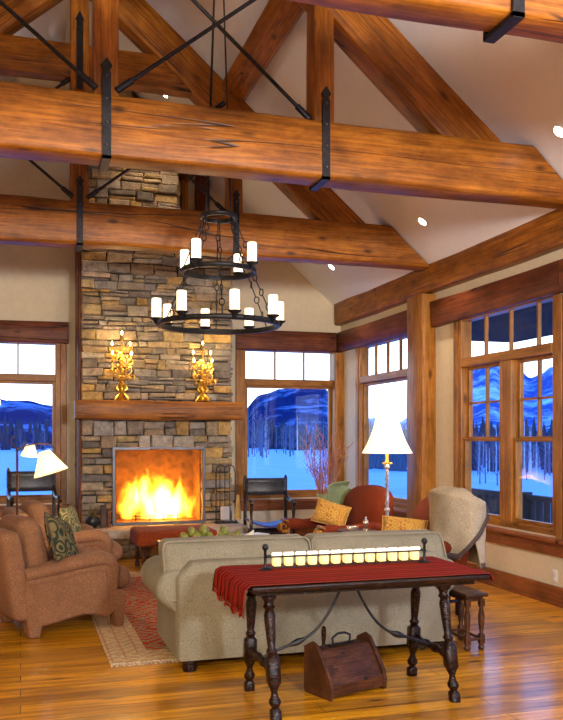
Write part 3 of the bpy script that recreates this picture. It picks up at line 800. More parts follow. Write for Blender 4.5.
# fire
fr = thing('log_fire', 'burning log fire behind the screen', 'fire', (1.868, 12.24, .42))
for i, (x, y, z, r, an) in enumerate(((-.05, -.02, .12, .05, 4), (.06, .10, .12, .055, -6), (0, .05, .215, .045, 12))):
    m = MB(); m.tube([(-.36, 0, 0), (-.1, .01, .005), (.15, -.01, 0), (.36, 0, .01)], [r*.9, r, r*1.05, r*.9], 9)
    q = m.build('log', M['log'], fr); q.location = (x, y, z); q.rotation_euler = (0, 0, radians(an))
m = MB()
for x in (-.3, -.1, .1, .3): m.tube([(x, -.16, 0), (x, -.16, .08), (x, .12, .06), (x, .12, 0)], .010, 6)
m.tube([(-.34, -.1, .06), (.34, -.1, .06)], .009, 6); m.tube([(-.34, .1, .06), (.34, .1, .06)], .009, 6)
m.build('grate', M['iron'], fr)
m = MB(); m.box(-.585, .585, -.24, .24, .02, .99); fo = m.build('flames', M['fire'], fr, smooth=False)

# ------------------------------------------------------------------ candelabra
def candelabrum(x, z_s, label, seed):
    rr = random.Random(seed)
    t = thing('candelabrum', label, 'candelabra', (x, 11.76, 2.118), group='gilt candelabra on the mantel')
    m = MB(); m.lathe([(.085, 0), (.09, .012), (.05, .03), (.025, .07), (.03, .10), (.055, .16), (.045, .2), (.02, .25), (.018, .55*z_s), (.012, .62*z_s), (.008, .8*z_s), (.001, .81*z_s)], n=14)
    for k in range(6):
        a = k*pi/3
        m.tube([(.02*cos(a), .02*sin(a), .10), (.075*cos(a), .075*sin(a), .05), (.10*cos(a), .10*sin(a), .0)], [.012, .02, .008], 6)
        m.tube([(.02*cos(a), .02*sin(a), .12), (.07*cos(a), .07*sin(a), .17), (.045*cos(a), .045*sin(a), .235)], [.012, .02, .006], 6)
    m.build('stem', M['brass'], t)
    for i, (dx, zz) in enumerate(((-.13, .38), (.06, .30), (-.02, .29), (-.05, .44), (.07, .44), (.0, .52), (-.10, .56), (.09, .56), (.14, .31), (.03, .38), (-.04, .60), (.11, .50))):
        m = MB(); zc = zz*z_s; y0 = -.05-rr.random()*.05; rad = .028
        m.tube([(dx+rad*cos(a*pi/6), y0+.01*sin(a), zc+rad*sin(a*pi/6)) for a in range(12)], .009, 6, closed=True)
        for a in range(6): m.sphere((dx+(rad+.008)*cos(a*pi/3), y0, zc+(rad+.008)*sin(a*pi/3)), .009, 5)
        m.tube([(dx, y0+.01, zc), (dx*.5, -.02, zc-.03), (0, 0, zc-.06)], .004, 5)
        m.build('flower_ring', M['brass'], t)
    for i, (dx, dy, zz) in enumerate(((-.13, -.02, .60), (.13, -.02, .60), (-.13, .03, .73), (.12, .03, .73), (0, 0, .87))):
        zc = zz*z_s
        m = MB()
        if dx: m.tube([(0, 0, zc-.28), (dx*.6, dy, zc-.30), (dx, dy, zc-.22), (dx, dy, zc-.09)], .007, 6)
        m.lathe([(.004, zc-.10), (.024, zc-.085), (.012, zc-.075), (.011, zc-.01), (.002, zc)], (dx, dy, 0), 8)
        arm = m.build('candle_arm', M['brass'], t)
        m = MB(); m.lathe([(.003, zc), (.014, zc+.018), (.010, zc+.04), (.001, zc+.06)], (dx, dy, 0), 8); m.build('flame_bulb', M['bulb'], arm)
candelabrum(1.335, 1.04, 'left gilt candelabrum of flower rings and flame bulbs on the mantel', 1)
candelabrum(2.47, .92, 'right gilt candelabrum of flower rings and flame bulbs on the mantel', 2)

# ------------------------------------------------------------------ chandelier
cx_, cy_ = 1.84, 8.0
cd = thing('ring_chandelier', 'three-tier black iron ring chandelier with white candle glasses hanging from the ceiling', 'chandelier', (cx_, cy_, 2.675))
def ringband(R, z, h, t=.014):
    m = MB(); n = 56
    ro = [];
    prof = [(R-t, z), (R+t, z), (R+t*1.3, z+h*.15), (R+t, z+h*.3), (R+t, z+h*.7), (R+t*1.3, z+h*.85), (R+t, z+h), (R-t, z+h)]
    for k in range(n+1):
        a = 2*pi*k/n; ro.append([(r*cos(a), r*sin(a), q) for r, q in prof])
    m.loft(ro, False)
    for k in range(8):
        a = 2*pi*k/8+.2; m.sphere(((R+t)*cos(a), (R+t)*sin(a), z+h/2), .014, 6)
    m.build('iron_ring', M['iron'], cd)
ringband(.575, 0, .05); ringband(.35, .52, .045); ringband(.165, 1.05, .04)
def candle(R, adeg, z):
    a = radians(-adeg-17.2)   # measured in the view plane of the photograph's heading
    x, y = R*cos(a), R*sin(a)
    m = MB(); m.lathe([(.006, -.04), (.02, -.035), (.03, -.01), (.058, .008), (.062, .02), (.05, .022), (.03, .014), (.001, .014)], (x, y, z), 14)
    m.tube([(x, y, z-.03), (x*.97, y*.97, z-.05)], .012, 6)
    d = m.build('candle_dish', M['iron'], cd)
    m = MB(); m.lathe([(.040, .016), (.045, .022), (.045, .195), (.041, .205), (.034, .205), (.034, .10), (.001, .10)], (x, y, z), 16)
    m.build('candle_glass', M['candleglass'], d)
for a in (171, 120, 72, 28, -12, -63, -108, -153): candle(.60, a, .06)
for a in (120, 29, -63, -158): candle(.375, a, .575)
def link(m, c, r, rot):
    mm = T(*c) @ Matrix.Rotation(rot, 4, 'Z') @ Matrix.Rotation(pi/2, 4, 'X')
    m.tube([mm @ Vector((r*cos(k*pi/6), r*1.3*sin(k*pi/6), 0)) for k in range(12)], .006, 5, closed=True)
def hanger(nm, R0, z0, R1, z1, a, rings):
    m = MB(); p = Vector((R0*cos(a), R0*sin(a), z0)); q = Vector((R1*cos(a), R1*sin(a), z1))
    prev = p
    for t in rings:
        c = p.lerp(q, t); m.tube([prev, c-(q-p).normalized()*.025], .006, 5); link(m, c, .025, a+t*5); prev = c+(q-p).normalized()*.025
    m.tube([prev, q], .006, 5)
    m.build(nm, M['iron'], cd)
for k in range(6): hanger('hanger_chain', .575, .045, .35, .525, 2*pi*k/6+.35, (.25, .55, .85))
for k in range(4): hanger('hanger_chain', .35, .56, .165, 1.055, 2*pi*k/4+.5, (.3, .7, .9))
for k in range(4):
    hanger('hanger_chain', .35, .56, .16, 1.05, 2*pi*k/4+1.3, (.5,))
ctop = ceil_z(cx_)-2.675
for k in range(4): hanger('suspension_cable', .165, 1.09, .05, ctop-.05, 2*pi*k/4+.5, ())
for k in range(2): hanger('suspension_cable', .12, 1.09, .04, ctop-.05, pi*k+.1, ())
m = MB(); m.lathe([(.10, ctop+.02), (.10, ctop-.06), (.05, ctop-.09), (.01, ctop-.10)], n=16); m.build('ceiling_canopy', M['iron'], cd)

# ------------------------------------------------------------------ recessed downlights
tilt = math.atan(SL)
for (x, y, lab) in ((1.86, 11.32, 'ceiling downlight left, seen between the truss posts beside the chimney'), (4.364-.02, 11.55, 'far ceiling downlight above the corner of the room'), (4.379, 8.70, 'ceiling downlight just right of the farthest truss rafter'), (4.285, 6.01, 'ceiling downlight at the right edge of the view')):
    t = thing('ceiling_downlight', lab, 'ceiling light', (x, y, ceil_z(x)-.001), group='recessed ceiling downlights')
    t.rotation_euler = (0, tilt, 0)
    m = MB(); m.lathe([(.075, .0), (.075, -.008), (.055, -.012), (.050, -.004), (.050, .0)], n=20); m.build('trim_ring', M['white'], t)
    m = MB(); m.lathe([(.001, -.006), (.049, -.006), (.049, -.001), (.001, -.001)], n=20); m.build('lens', M['spot'], t)

# ------------------------------------------------------------------ sofa
def sofa():
    t = thing('beige_sofa', 'large olive-beige two-cushion sofa seen from behind, backing onto the console table', 'sofa', (2.06, 5.67, 0))
    w = 1.03   # half body width
    m = MB()
    # back shell: profile swept with curved top corners
    n = 20; pr = []
    for i in range(n+1):
        x = -w+2*w*i/n; e = abs(x)/w
        top = .745-.10*max(0, (e-.86)/.14)**2
        pr.append((x, top))
    poly = [(-w, .08)]+pr+[(w, .08)]
    rings = []
    for y, s, dz in ((.0, .985, -.012), (.02, 1, 0), (.19, 1, 0), (.21, .985, -.012)):
        rings.append([(x*s, y+(z*.05), z+dz if z > .2 else z) for x, z in poly])
    m.loft(rings)
    m.rbox((0, .52, .21), (2*w-.08, .80, .26), .04)
    m.build('sofa_frame', M['sofa'], t, angle=60)
    for s in (-1, 1):
        m = MB()
        xo = s*w
        # rolled arm: outward roll cross section lofted along y
        def sec(k):
            P = []
            inner = w-.16; outr = w+.16
            for a in range(0, 15):
                an = radians(-60+a*(240/14))
                P.append((w+.005+.135*k*cos(an), .55+.135*k*sin(an)))
            return [(w-.14, .08)] + [(w+.008, .08)] + [(w+.008, .40)] + P[0:] + [(w-.14, .40)]
        rings = []
        for y, k in ((.10, .80), (.13, .98), (.2, 1.0), (.5, 1.0), (.80, 1.02), (.89, 1.02), (.93, .9)):
            rings.append([(s*x, y, z) for x, z in sec(k)])
        m.loft(rings)
        m.build('rolled_arm', M['sofa'], t, angle=60)
        m = MB(); m.rbox((s*.52, .66, .42), (.99, .66, .17), .05, (0, .02, .03)); m.build('seat_cushion', M['sofa'], t, angle=80)
        m = MB()
        x0, x1 = (-1.10, -.004) if s < 0 else (.012, 1.09)
        def lean(p, u): return (p.x, p.y+.10*(u[2]), p.z+.02*noise.noise(Vector((p.x*3, p.y*3, s))))
        m.rbox(((x0+x1)/2, .27, .66), (x1-x0, .20, .41), .05, (.015, .04, .015), fn=lean)
        bc = m.build('back_cushion', M['sofa'], t, angle=80)
        m = MB(); cxm = (x0+x1)/2; hw = (x1-x0)/2-.012
        for yy in (.27-.088, .27+.088):
            P = []
            for (a, b) in ((-1, -1), (1, -1), (1, 1), (-1, 1)):
                for k in range(5):
                    an = {(-1, -1): 180, (1, -1): 270, (1, 1): 0, (-1, 1): 90}[(a, b)]+k*22.5
                    zz = b*(.205-.05)+.046*sin(radians(an))
                    P.append((cxm+a*(hw-.035)+.046*cos(radians(an)), yy+.10*zz/.205, .66+zz))
            m.tube(P, .007, 6, closed=True)
        m.build('piping', M['sofa_pipe'], bc)
    for x in (-.95, .95):
        for y in (.06, .84):
            m = MB(); m.lathe([(.045, 0, 1), (.055, .09, 1)], (x, y, 0), 8); m.build('foot', M['darkwood'], t, smooth=False)
    return t
sofa()
def pillow_thing(name, label, loc, rot, w, h, th, mat, fringe=None):
    m = MB(); m.pillow(w, h, th)
    o = m.build(name, M[mat], angle=180); o.location = loc; o.rotation_euler = [radians(a) for a in rot]
    tag(o, label, 'pillow')
    if fringe:
        m = MB(); m.tube([(sx*w/2*.97, 0, sz*h/2*.97) for sx, sz in ((-1, -1), (0, -.93), (1, -1), (.93, 0), (1, 1), (0, .93), (-1, 1), (-.93, 0))], .008, 5, closed=True)
        m.build('edge_cord', M[fringe], o)
    return o
pillow_thing('throw_pillow', 'rust throw pillow just showing at the left end of the beige sofa', (1.22, 6.12, .68), (18, 0, 4), .42, .38, .13, 'redfab')

# ------------------------------------------------------------------ console table
ct = thing('console_table', 'long dark turned-leg console table with iron stretchers behind the sofa', 'console table', (2.0, 4.96, 0))
m = MB(); m.rbox((0, 0, .742), (1.52, .78, .036), .012, seg=3); m.box(-.70, .70, -.30, .30, .69, .726)
m.build('tabletop', M['darkwood'], ct, angle=60)
def turned_leg(ztop, ty, by, x, par, nm='leg'):
    # leg leaning in y from (by,0) to (ty,ztop)
    L = ztop
    prof = [(.030, 0, 1), (.030, .05, 1), (.020, .065), (.033, .085), (.036, .10), (.022, .125), (.018, .15), (.034, .185), (.038, .20, 1), (.038, .33, 1), (.024, .35), (.034, .37), (.022, .39), (.026, .43), (.032, .52), (.034, .57), (.024, .60), (.036, .615), (.026, .635), (.030, .65), (.042, .67, 1), (.042, L, 1)]
    m = MB(); sh = Matrix.Identity(4); sh[1][2] = (ty-by)/L; sh[0][3] = x; sh[1][3] = by
    m.lathe(prof, n=16, mat=sh)
    return m.build(nm, M['darkwood'], par, angle=50)
for x in (-.615, .52):
    turned_leg(.70, -.22, -.38, x, ct); turned_leg(.70, .14, .21, x, ct)
    m = MB()
    m.box(x-.03, x+.03, -.25, .17, .665, .70); m.build('top_bearer', M['darkwood'], ct, smooth=False)
    m = MB()
    m.tube([(x, -.35+.28*k/10-.0, .27) if False else (x, -.31+.49*k/16, .265) for k in range(17)], [.016+.014*(abs(sin(k*pi/4))) for k in range(17)], 10)
    m.build('end_stretcher', M['darkwood'], ct, angle=60)
for s, xe in ((-1, -.615), (1, .52)):
    m = MB()
    x0 = -.045+s*.035
    P = []; R = []
    for k in range(25):
        q = k/24
        x = x0+(xe-x0)*q
        z = .70-.43*(1-(1-q)**2.2)+.03*sin(q*2*pi)*(-1)
        P.append((x, -.06, z)); R.append(.009+(.012 if 13 <= k <= 14 else 0)+(.006 if k in (12, 15) else 0))
    m.tube(P, R, 8)
    # scroll at the leg end
    m.tube([(xe-s*(.06+.05*(1-k/14)*cos(k*.5)), -.06, .265+.05*(1-k/14)*sin(k*.5)) for k in range(15)], .008, 6)
    m.build('iron_stretcher', M['iron'], ct)
# runner
def runner():
    m = MB(); ny = 28; xs = []
    # path along x: hanging left, across top, hanging right
    path = [(-.775, .62), (-.775, .66), (-.775, .70), (-.773, .74), (-.760, .764)]+[(-.74+1.48*k/24, .7645) for k in range(25)]+[(.765, .764), (.785, .745), (.792, .715)]
    rows = []
    for i, (x, z) in enumerate(path):
        row = []
        for j in range(ny+1):
            v = j/ny; y = -.375+.755*v
            xx, zz = x, z
            if i < 4:
                k = (4-i)/4
                drop = .0+.01*sin(v*40)
                zz = .764-(.764-z)*(1.0-.12*v+.10*sin(v*3))+drop*k
                xx = x-.018*k*(1+sin(v*26))*.6-.015
                y = y+.01*k*sin(v*9)
            if i > len(path)-3: zz += .006*sin(v*20)
            row.append((xx, y, zz+.0015*noise.noise(Vector((xx*9, y*9, 0)))))
        rows.append(row)
    vs = [p for r in rows for p in r]; n = ny+1; fs = []
    for i in range(len(rows)-1):
        for j in range(ny): fs.append((i*n+j, (i+1)*n+j, (i+1)*n+j+1, i*n+j+1))
    m.add(vs, fs)
    o = m.build('table_runner', M['runner'], angle=180); o.location = (2.0, 4.96, 0)
    sd = o.modifiers.new('s', 'SOLIDIFY'); sd.thickness = .005; sd.offset = 1
    tag(o, 'red striped woven runner covering the console table, hanging over its left end', 'table runner')
    f = MB()
    for j in range(56):
        v = j/55; y = -.375+.755*v; z0 = .764-(.764-.62)*(1.0-.12*v+.10*sin(v*3))+.01*sin(v*40)
        x = -.790-.018*(1+sin(v*26))*.6; y += .01*sin(v*9)
        f.tube([(x, y, z0), (x-.004, y+random.uniform(-.006, .006), z0-.02), (x, y+random.uniform(-.01, .01), z0-.035)], .0035, 4)
    f.build('fringe', M['runner'], o)
runner()
# votive rack
vr = thing('votive_rail', 'low black iron votive rail with ball-topped posts on the red runner', 'candle rack', (2.025, 5.10, .771))
m = MB(); m.box(-.545, .545, -.036, -.030, .078, .088); m.box(-.545, .545, .030, .036, .078, .088); m.box(-.55, -.54, -.036, .036, .078, .088); m.box(.54, .55, -.036, .036, .078, .088)
for k in range(14): m.box(-.52+k*.08-.004, -.52+k*.08+.004, -.033, .033, .012, .018) ; 
for s in (-1, 1): m.box(-.545, .545, s*.03-.003, s*.03+.003, .010, .016)
m.build('rail', M['iron'], vr, smooth=False, merge=False)
for s in (-1, 1):
    m = MB(); m.lathe([(.042, 0), (.042, .006), (.014, .014), (.009, .03), (.009, .118), (.014, .124), (.021, .135), (.021, .145), (.012, .16), (.001, .163)], (s*.553, 0, 0), 14)
    m.build('post', M['iron'], vr)
for k in range(13):
    x = 2.025-.48+k*.08
    v = thing('votive_glass', 'small glowing amber votive glass held in the iron rail on the runner', 'votive candle', (x, 5.10, .791), group='votive glasses in the iron rail')
    if k == 0:
        m = MB(); m.rbox((0, 0, .030), (.050, .050, .06), .008, seg=2); a_ = m.build('glass_cup', M['votive'], v)
        m = MB(); m.rbox((0, 0, .073), (.060, .052, .022), .006, seg=2, fn=lambda p, u: (p.x*(1+.1*sin(p.x*300)), p.y, p.z+.004*sin(p.x*260))); b_ = m.build('rim', M['votive_rim'], v)
        v0 = v
    else:
        for ch_ in v0.children:
            c = ch_.copy(); COL.objects.link(c); c.parent = v

# coal box under the table
sb = thing('coal_box', 'dark wooden slope-lidded coal box with iron handle on the floor under the table', 'coal box', (1.805, 4.80, 0), radians(19.5)); sb.scale = (1, .76, 1)
# local x along front, y back
W_ = .44; D_ = .34
side = [(-.005, 0), (-.02, .06), (.0, .12), (.17, .31), (.24, .33), (.34, .29), (.345, .02), (.33, 0)]
for x0, x1 in ((-.012, .012), (W_-.012, W_+.012)):
    m = MB(); m.prism([(a, b) for a, b in side], x0, x1, 'x'); m.build('side_panel', M['boxwood'], sb, smooth=False, bevel=.004)
m = MB(); m.box(.012, W_-.012, .02, .32, .02, .04); m.box(.012, W_-.012, .31, .325, .02, .27); m.box(.012, W_-.012, .0, .02, .02, .085); m.build('box_body', M['boxwood'], sb, smooth=False, merge=False)
m = MB(); m.prism([(.0, .085), (.165, .275), (.185, .262), (.02, .072)], .014, W_-.014, 'x'); m.box(.014, W_-.014, .175, .31, .262, .278)
lid = m.build('sloped_lid', M['boxwood'], sb, smooth=False, bevel=.004, merge=False)
m = MB(); m.prism([(.018, .112), (.125, .235), (.131, .231), (.024, .108)], .07, W_-.07, 'x'); m.build('raised_panel', M['boxwood'], lid, smooth=False, bevel=.006)
m = MB(); m.sphere((W_/2+.06, .0, .095), .013, 8); m.build('lid_knob', M['iron'], lid)
m = MB(); m.box(.13, .33, .22, .25, .278, .288); m.tube([(.16, .235, .285), (.155, .235, .33), (.20, .235, .352), (.26, .235, .352), (.305, .235, .33), (.30, .235, .285)], .008, 8); m.build('carry_handle', M['iron'], sb)
m = MB(); m.lathe([(.018, .27), (.013, .29), (.012, .31), (.016, .33), (.018, .37), (.016, .40), (.005, .41)], (.10, .26, 0), 10); m.build('scoop_handle', M['darkwood'], sb)

# ------------------------------------------------------------------ brown roll-arm armchairs (local: seat faces +x, near side at y=0)
def brown_chair():
    t = thing('armchair', 'near rust-brown tweed roll-arm armchair on the left with its side to the camera', 'armchair', (.10, 6.98, 0), radians(17), group='rust tweed armchairs')
    D, Wd = .80, .86
    for y0, y1, sgn in ((0, .15, -1), (Wd-.15, Wd, 1)):
        m = MB()
        ym = (y0+y1)/2
        # side panel with wavy bottom edge
        prof = [(-.03, .0), (.06, .0), (.075, .09)]
        for k in range(1, 12):
            u = k/12; prof.append((.075+.60*u, .09+.05*sin(u*pi*1.15)-.02*sin(u*pi*2)))
        prof += [(.69, .14), (.70, .0), (.765, .0), (.79, .18), (.795, .30), (.70, .33), (.66, .56), (.40, .53), (.15, .49), (-.06, .47), (-.07, .30)]
        m.prism(prof, y0, y1, 'y')
        sd = m.build('side_panel', M['brown'], t, angle=50, bevel=.02)
        m = MB()
        # padded arm top, swelling to the front and turning down
        P = [(-.06, .50), (.05, .515), (.20, .54), (.35, .565), (.50, .585), (.60, .585), (.66, .56), (.69, .50), (.695, .40), (.69, .30)]
        rings = []
        for i, (x, z) in enumerate(P):
            a = P[max(i-1, 0)]; b = P[min(i+1, len(P)-1)]
            d = Vector((b[0]-a[0], 0, b[1]-a[1])).normalized(); nn = Vector((-d.z, 0, d.x))
            rw = (.085, .088, .092, .096, .10, .10, .10, .095, .085, .075)[i]; rh = (.06, .06, .062, .065, .07, .07, .07, .06, .05, .04)[i]
            c = Vector((x, ym, z))
            rings.append([c+nn*rh*sin(q*pi/8)+Vector((0, 1, 0))*rw*cos(q*pi/8) for q in range(16)])
        m.loft(rings)
        m.build('arm_pad', M['brown'], t, angle=80)
        m = MB()
        yy = y0-.004 if sgn < 0 else y1+.004
        m.tube([(-.03, yy, .43), (.2, yy, .45), (.4, yy, .49), (.55, yy, .505), (.61, yy, .48), (.625, yy, .38), (.62, yy, .2), (.625, yy, .15)], .006, 5)
        m.build('piping', M['brown2'], sd)
    m = MB(); m.box(.66, .78, .15, Wd-.15, .16, .32); m.box(.0, .66, .15, Wd-.15, .18, .30)
    m.build('seat_base', M['brown'], t, smooth=False, bevel=.02, merge=False)
    m = MB(); m.rbox((.45, Wd/2, .40), (.70, .56, .19), .07, (0, 0, .03)); 
    m.rbox((.775, Wd/2, .405), (.19, .78, .19), .08, (.02, 0, .015))
    m.build('seat_cushion', M['brown'], t, angle=80)
    m = MB()
    m.rbox((-.06, Wd/2, .50), (.17, Wd-.02, .72), .06, (.02, 0, .01), fn=lambda p, u: (p.x-.12*(p.z+.36)/.72, p.y, p.z))
    m.build('backrest', M['brown'], t, angle=80)
    m = MB(); m.rbox((.09, Wd/2, .69), (.20, .60, .50), .08, (.04, .01, .015), fn=lambda p, u: (p.x-.19*(p.z+.2), p.y, p.z+.01*noise.noise(p*5)))
    bc = m.build('back_cushion', M['brown'], t, angle=80)
    return t
bc1 = brown_chair()
bc2 = copy_tree(bc1); bc2.location = (.18, 8.75, 0); bc2.rotation_euler = (0, 0, radians(8))
bc2['label'] = 'second rust-brown tweed armchair, partly hidden behind the near left armchair'
bc3 = copy_tree(bc1); bc3.location = (-.72, 8.6, 0); bc3.rotation_euler = (0, 0, radians(60))
bc3['label'] = 'third rust-brown tweed armchair at the left edge of the view, only its back corner showing'
pillow_thing('tapestry_pillow', 'dark green and gold tapestry pillow leaning in the near brown armchair', (.33, 7.30, .74), (-22, 16, 62), .44, .44, .14, 'tapestry', 'throwborder')
pillow_thing('accent_pillow', 'small green and red pillow on the far brown armchair', (.50, 9.05, .70), (-16, 0, 70), .40, .40, .13, 'greenpillow')

# ------------------------------------------------------------------ brick-red armchairs with scrolled arms (local: faces +x)
def red_chair():
    t = thing('armchair', 'brick-red upholstered armchair with carved scroll arm ends beside the tall lamp', 'armchair', (3.74, 8.93, 0), radians(180+9), group='brick-red scroll-arm armchairs')
    W2 = .45
    m = MB(); m.rbox((.42, 0, .38), (.74, .80, .17), .05, (0, 0, .02)); m.build('seat_cushion', M['redfab'], t, angle=80)
    m = MB()
    rings = []
    n = 22
    for (dx, sc) in ((-.075, .90), (-.05, 1.0), (.05, 1.0), (.085, .93)):
        ring = []
        for k in range(n+1):
            a = pi*k/n
            ring.append((dx, W2*sc*cos(a), .72+.34*sc*max(0, sin(a))**.5))
        ring = [(dx, W2*sc*.98, .25)]+ring+[(dx, -W2*sc*.98, .25)]
        rings.append([(.06+x-.22*(z-.25), y, z) for x, y, z in ring])
    m.loft(rings); m.build('backrest', M['redfab'], t, angle=60)
    for s in (1, -1):
        m = MB()
        P = [(-.02, .60), (.15, .625), (.35, .61), (.55, .60), (.70, .615), (.78, .60)]
        m.tube([(x, s*(W2-.02), z) for x, z in P], [.05, .06, .06, .062, .066, .06], 12)
        m.build('arm_pad', M['redfab'], t, angle=80)
        m = MB()
        sp = []
        for k in range(26):
            a = k*.34; r = .078*(1-k/30)
            sp.append((.81+r*cos(a+pi/2), s*(W2-.02), .585+r*sin(a+pi/2)))
        for q in (-.035, 0, .035): m.tube([(x, y+q, z) for x, y, z in sp], .017, 6)
        m.lathe([(.022, .0, 1), (.024, .10, 1), (.018, .13), (.030, .20), (.020, .28), (.026, .33, 1), (.026, .40, 1), (.018, .43), (.026, .48), (.02, .54)], (.74, s*(W2-.02), 0), 10)
        m.build('scroll_arm', M['trimwood'], t, angle=60)
        m = MB(); m.lathe([(.022, .0, 1), (.024, .42, 1)], (.02, s*(W2-.06), 0), 8); m.build('rear_leg', M['darkwood'], t)
        m = MB(); m.tube([(.02, s*(W2-.05), .13), (.74, s*(W2-.02), .13)], .016, 8); m.build('side_stretcher', M['darkwood'], t)
    m = MB(); m.tube([(.74, -W2, .22), (.74, W2, .22)], .018, 8); m.build('front_stretcher', M['darkwood'], t)
    return t
rc1 = red_chair()
rc2 = copy_tree(rc1); rc2.location = (3.77, 7.20, 0); rc2.rotation_euler = (0, 0, radians(180+4))
rc2['label'] = 'brick-red scroll-arm armchair nearest the right windows, draped with a patterned throw'
pillow_thing('kilim_pillow', 'gold kilim pillow propped in the farther red armchair', (3.36, 8.95, .74), (-22, 16, -30), .40, .28, .12, 'yellowpillow', 'gold')
pillow_thing('kilim_pillow', 'gold fringed pillow in the red armchair with the patterned throw', (3.44, 7.22, .74), (-45, 6, -25), .44, .28, .12, 'yellowpillow', 'gold')

def smooth_path(plan, k_=6):
    pts = []; n = len(plan)
    for i in range(n-1):
        a = Vector(plan[i]); b = Vector(plan[i+1]); p_ = Vector(plan[max(i-1, 0)]); q_ = Vector(plan[min(i+2, n-1)])
        for k in range(k_):
            u = k/k_
            pts.append(.5*((2*a)+(b-p_)*u+(2*p_-5*a+4*b-q_)*u*u+(3*a-p_-3*b+q_)*u**3))
    pts.append(Vector(plan[-1])); return pts
def drape(name, parent, plan, u0, u1, off, ztop, zbot, mat, amp, seed, nu=46, nv=22, border=None):
    """cloth panel hung over a chair back; plan = outline going round it, (u0, u1) are functions of the drop v"""
    P = smooth_path(plan); c = sum(P, Vector((0, 0)))/len(P)
    def at(u):
        f = max(0, min(.9999, u))*(len(P)-1); i = int(f); return P[i].lerp(P[i+1], f-i)
    rows = []
    for i in range(nu+1):
        t = i/nu; row = []
        for k in range(4):
            q = k/4; u = u0(0)+(u1(0)-u0(0))*t; p = at(u); sp = Vector((c.x, max(c.y-.26, min(c.y+.26, p.y))))
            xy = sp.lerp(p, sin(q*pi/2)*.95); row.append((xy.x, xy.y, ztop(u)+.035*cos(q*pi/2)))
        for k in range(nv+1):
            v = k/nv; u = u0(v)+(u1(v)-u0(v))*t; p = at(u); o_ = (p-c).normalized()
            f = amp*(sin(u*19+seed+1.5*v)+.5*sin(u*37+3*v))*v**.5+.02*noise.noise(Vector((u*6, v*4, seed)))
            xy = p+o_*(off+f); row.append((xy.x, xy.y, ztop(u)-.012+(zbot(u)-ztop(u))*v))
        rows.append(row)
    m = MB(); nn = len(rows[0]); fs = []
    for i in range(len(rows)-1):
        for j in range(nn-1): fs.append((i*nn+j, (i+1)*nn+j, (i+1)*nn+j+1, i*nn+j+1))
    m.add([p for r in rows for p in r], fs)
    o = m.build(name, M[mat], parent, angle=180); sd = o.modifiers.new('s', 'SOLIDIFY'); sd.thickness = .014; sd.offset = 1
    if border:
        m = MB()
        def strip(path, inward):
            A = [Vector(p) for p in path]; B = [Vector(q) for q in inward]
            m.loft([[a+Vector((0, 0, 0)), b] for a, b in zip(A, B)], False, False)
        out = lambda p: Vector((p[0]-c.x, p[1]-c.y, 0)).normalized()*.016
        e = rows[-1][4:]; e2 = rows[-4][4:]
        strip([Vector(p)+out(p) for p in e], [Vector(p)+out(p) for p in e2])
        strip([Vector(r_[-1])+out(r_[-1]) for r_ in rows], [Vector(r_[-3])+out(r_[-3]) for r_ in rows])
        b_ = m.build('dark_border', M[border], o, angle=180, merge=False); sd = b_.modifiers.new('s', 'SOLIDIFY'); sd.thickness = .008; sd.offset = 0
    return o
tw = thing('patterned_throw', 'cream paisley throw with dark border over the red armchair nearest the windows', 'throw', (0, 0, 0))
plan = [(3.68, 7.12), (3.65, 6.98), (3.64, 6.84), (3.67, 6.70), (3.76, 6.60), (3.88, 6.60), (3.96, 6.70), (3.98, 6.88), (3.97, 7.1)]
ztf = lambda u: 1.115-.07*max(0, u-.35)/.3 if u < .65 else 1.045-.05*(u-.65)
drape('upper_fold', tw, plan, lambda v: 0, lambda v: .86-.44*v**.8, .035, ztf, lambda u: .58-.1*u, 'throw', .016, 3, border='throwborder')
drape('under_fold', tw, plan, lambda v: .50+.10*v, lambda v: 1, .0, lambda u: ztf(u)-.02, lambda u: .46, 'throw', .030, 8, border='throwborder')
gt = thing('green_throw', 'sage green throw over the back of the farther red armchair', 'throw', (0, 0, 0))
drape('cloth', gt, [(3.52, 9.42), (3.66, 9.48), (3.82, 9.44), (3.90, 9.25), (3.95, 9.0)], lambda v: 0, lambda v: 1, .02, lambda u: 1.04-.2*u, lambda u: .6, 'throwgreen', .012, 5)

# small turned stool
ts = thing('turned_stool', 'small dark wooden turned-leg stool at the right end of the sofa', 'stool', (3.27, 5.80, 0)); ts.scale = (1, 1, .92)
m = MB(); m.rbox((0, 0, .455), (.19, .40, .028), .008, seg=2); m.box(-.07, .07, -.16, .16, .40, .442); m.build('stool_top', M['boxwood'], ts, angle=50, merge=False)
for x in (-.06, .06):
    for y in (-.155, .155):
        m = MB(); m.lathe([(.018, 0), (.026, .02), (.018, .04), (.02, .06, 1), (.02, .12, 1), (.014, .14), (.022, .2), (.026, .28), (.014, .34), (.02, .37, 1), (.02, .42, 1)], (x, y, 0), 12); m.build('leg', M['boxwood'], ts)
m = MB()
for a, b in (((-.06, -.155), (.06, -.155)), ((.06, -.155), (.06, .155)), ((.06, .155), (-.06, .155)), ((-.06, .155), (-.06, -.155))): m.tube([(a[0], a[1], .09), (b[0], b[1], .09)], .013, 8)
m.build('stretcher', M['boxwood'], ts)

# ------------------------------------------------------------------ rug
m = MB(); m.rbox((0, 0, .006), (2.7, 4.0, .012), .005, seg=12)
rg = m.build('area_rug', M['rug'], angle=60); rg.location = (1.95, 8.02, 0.0005); tag(rg, 'faded red and gold patterned wool rug on the plank floor under the sofa', 'rug')
m = MB()
for k in range(220):
    x = -1.34+2.68*k/219
    for s in (-1, 1):
        m.tube([(x, s*2.0, .008), (x+random.uniform(-.008, .008), s*2.03, .006), (x+random.uniform(-.014, .014), s*(2.05+random.uniform(0, .015)), .003)], .003, 4)
m.build('fringe', M['fringe'], rg)

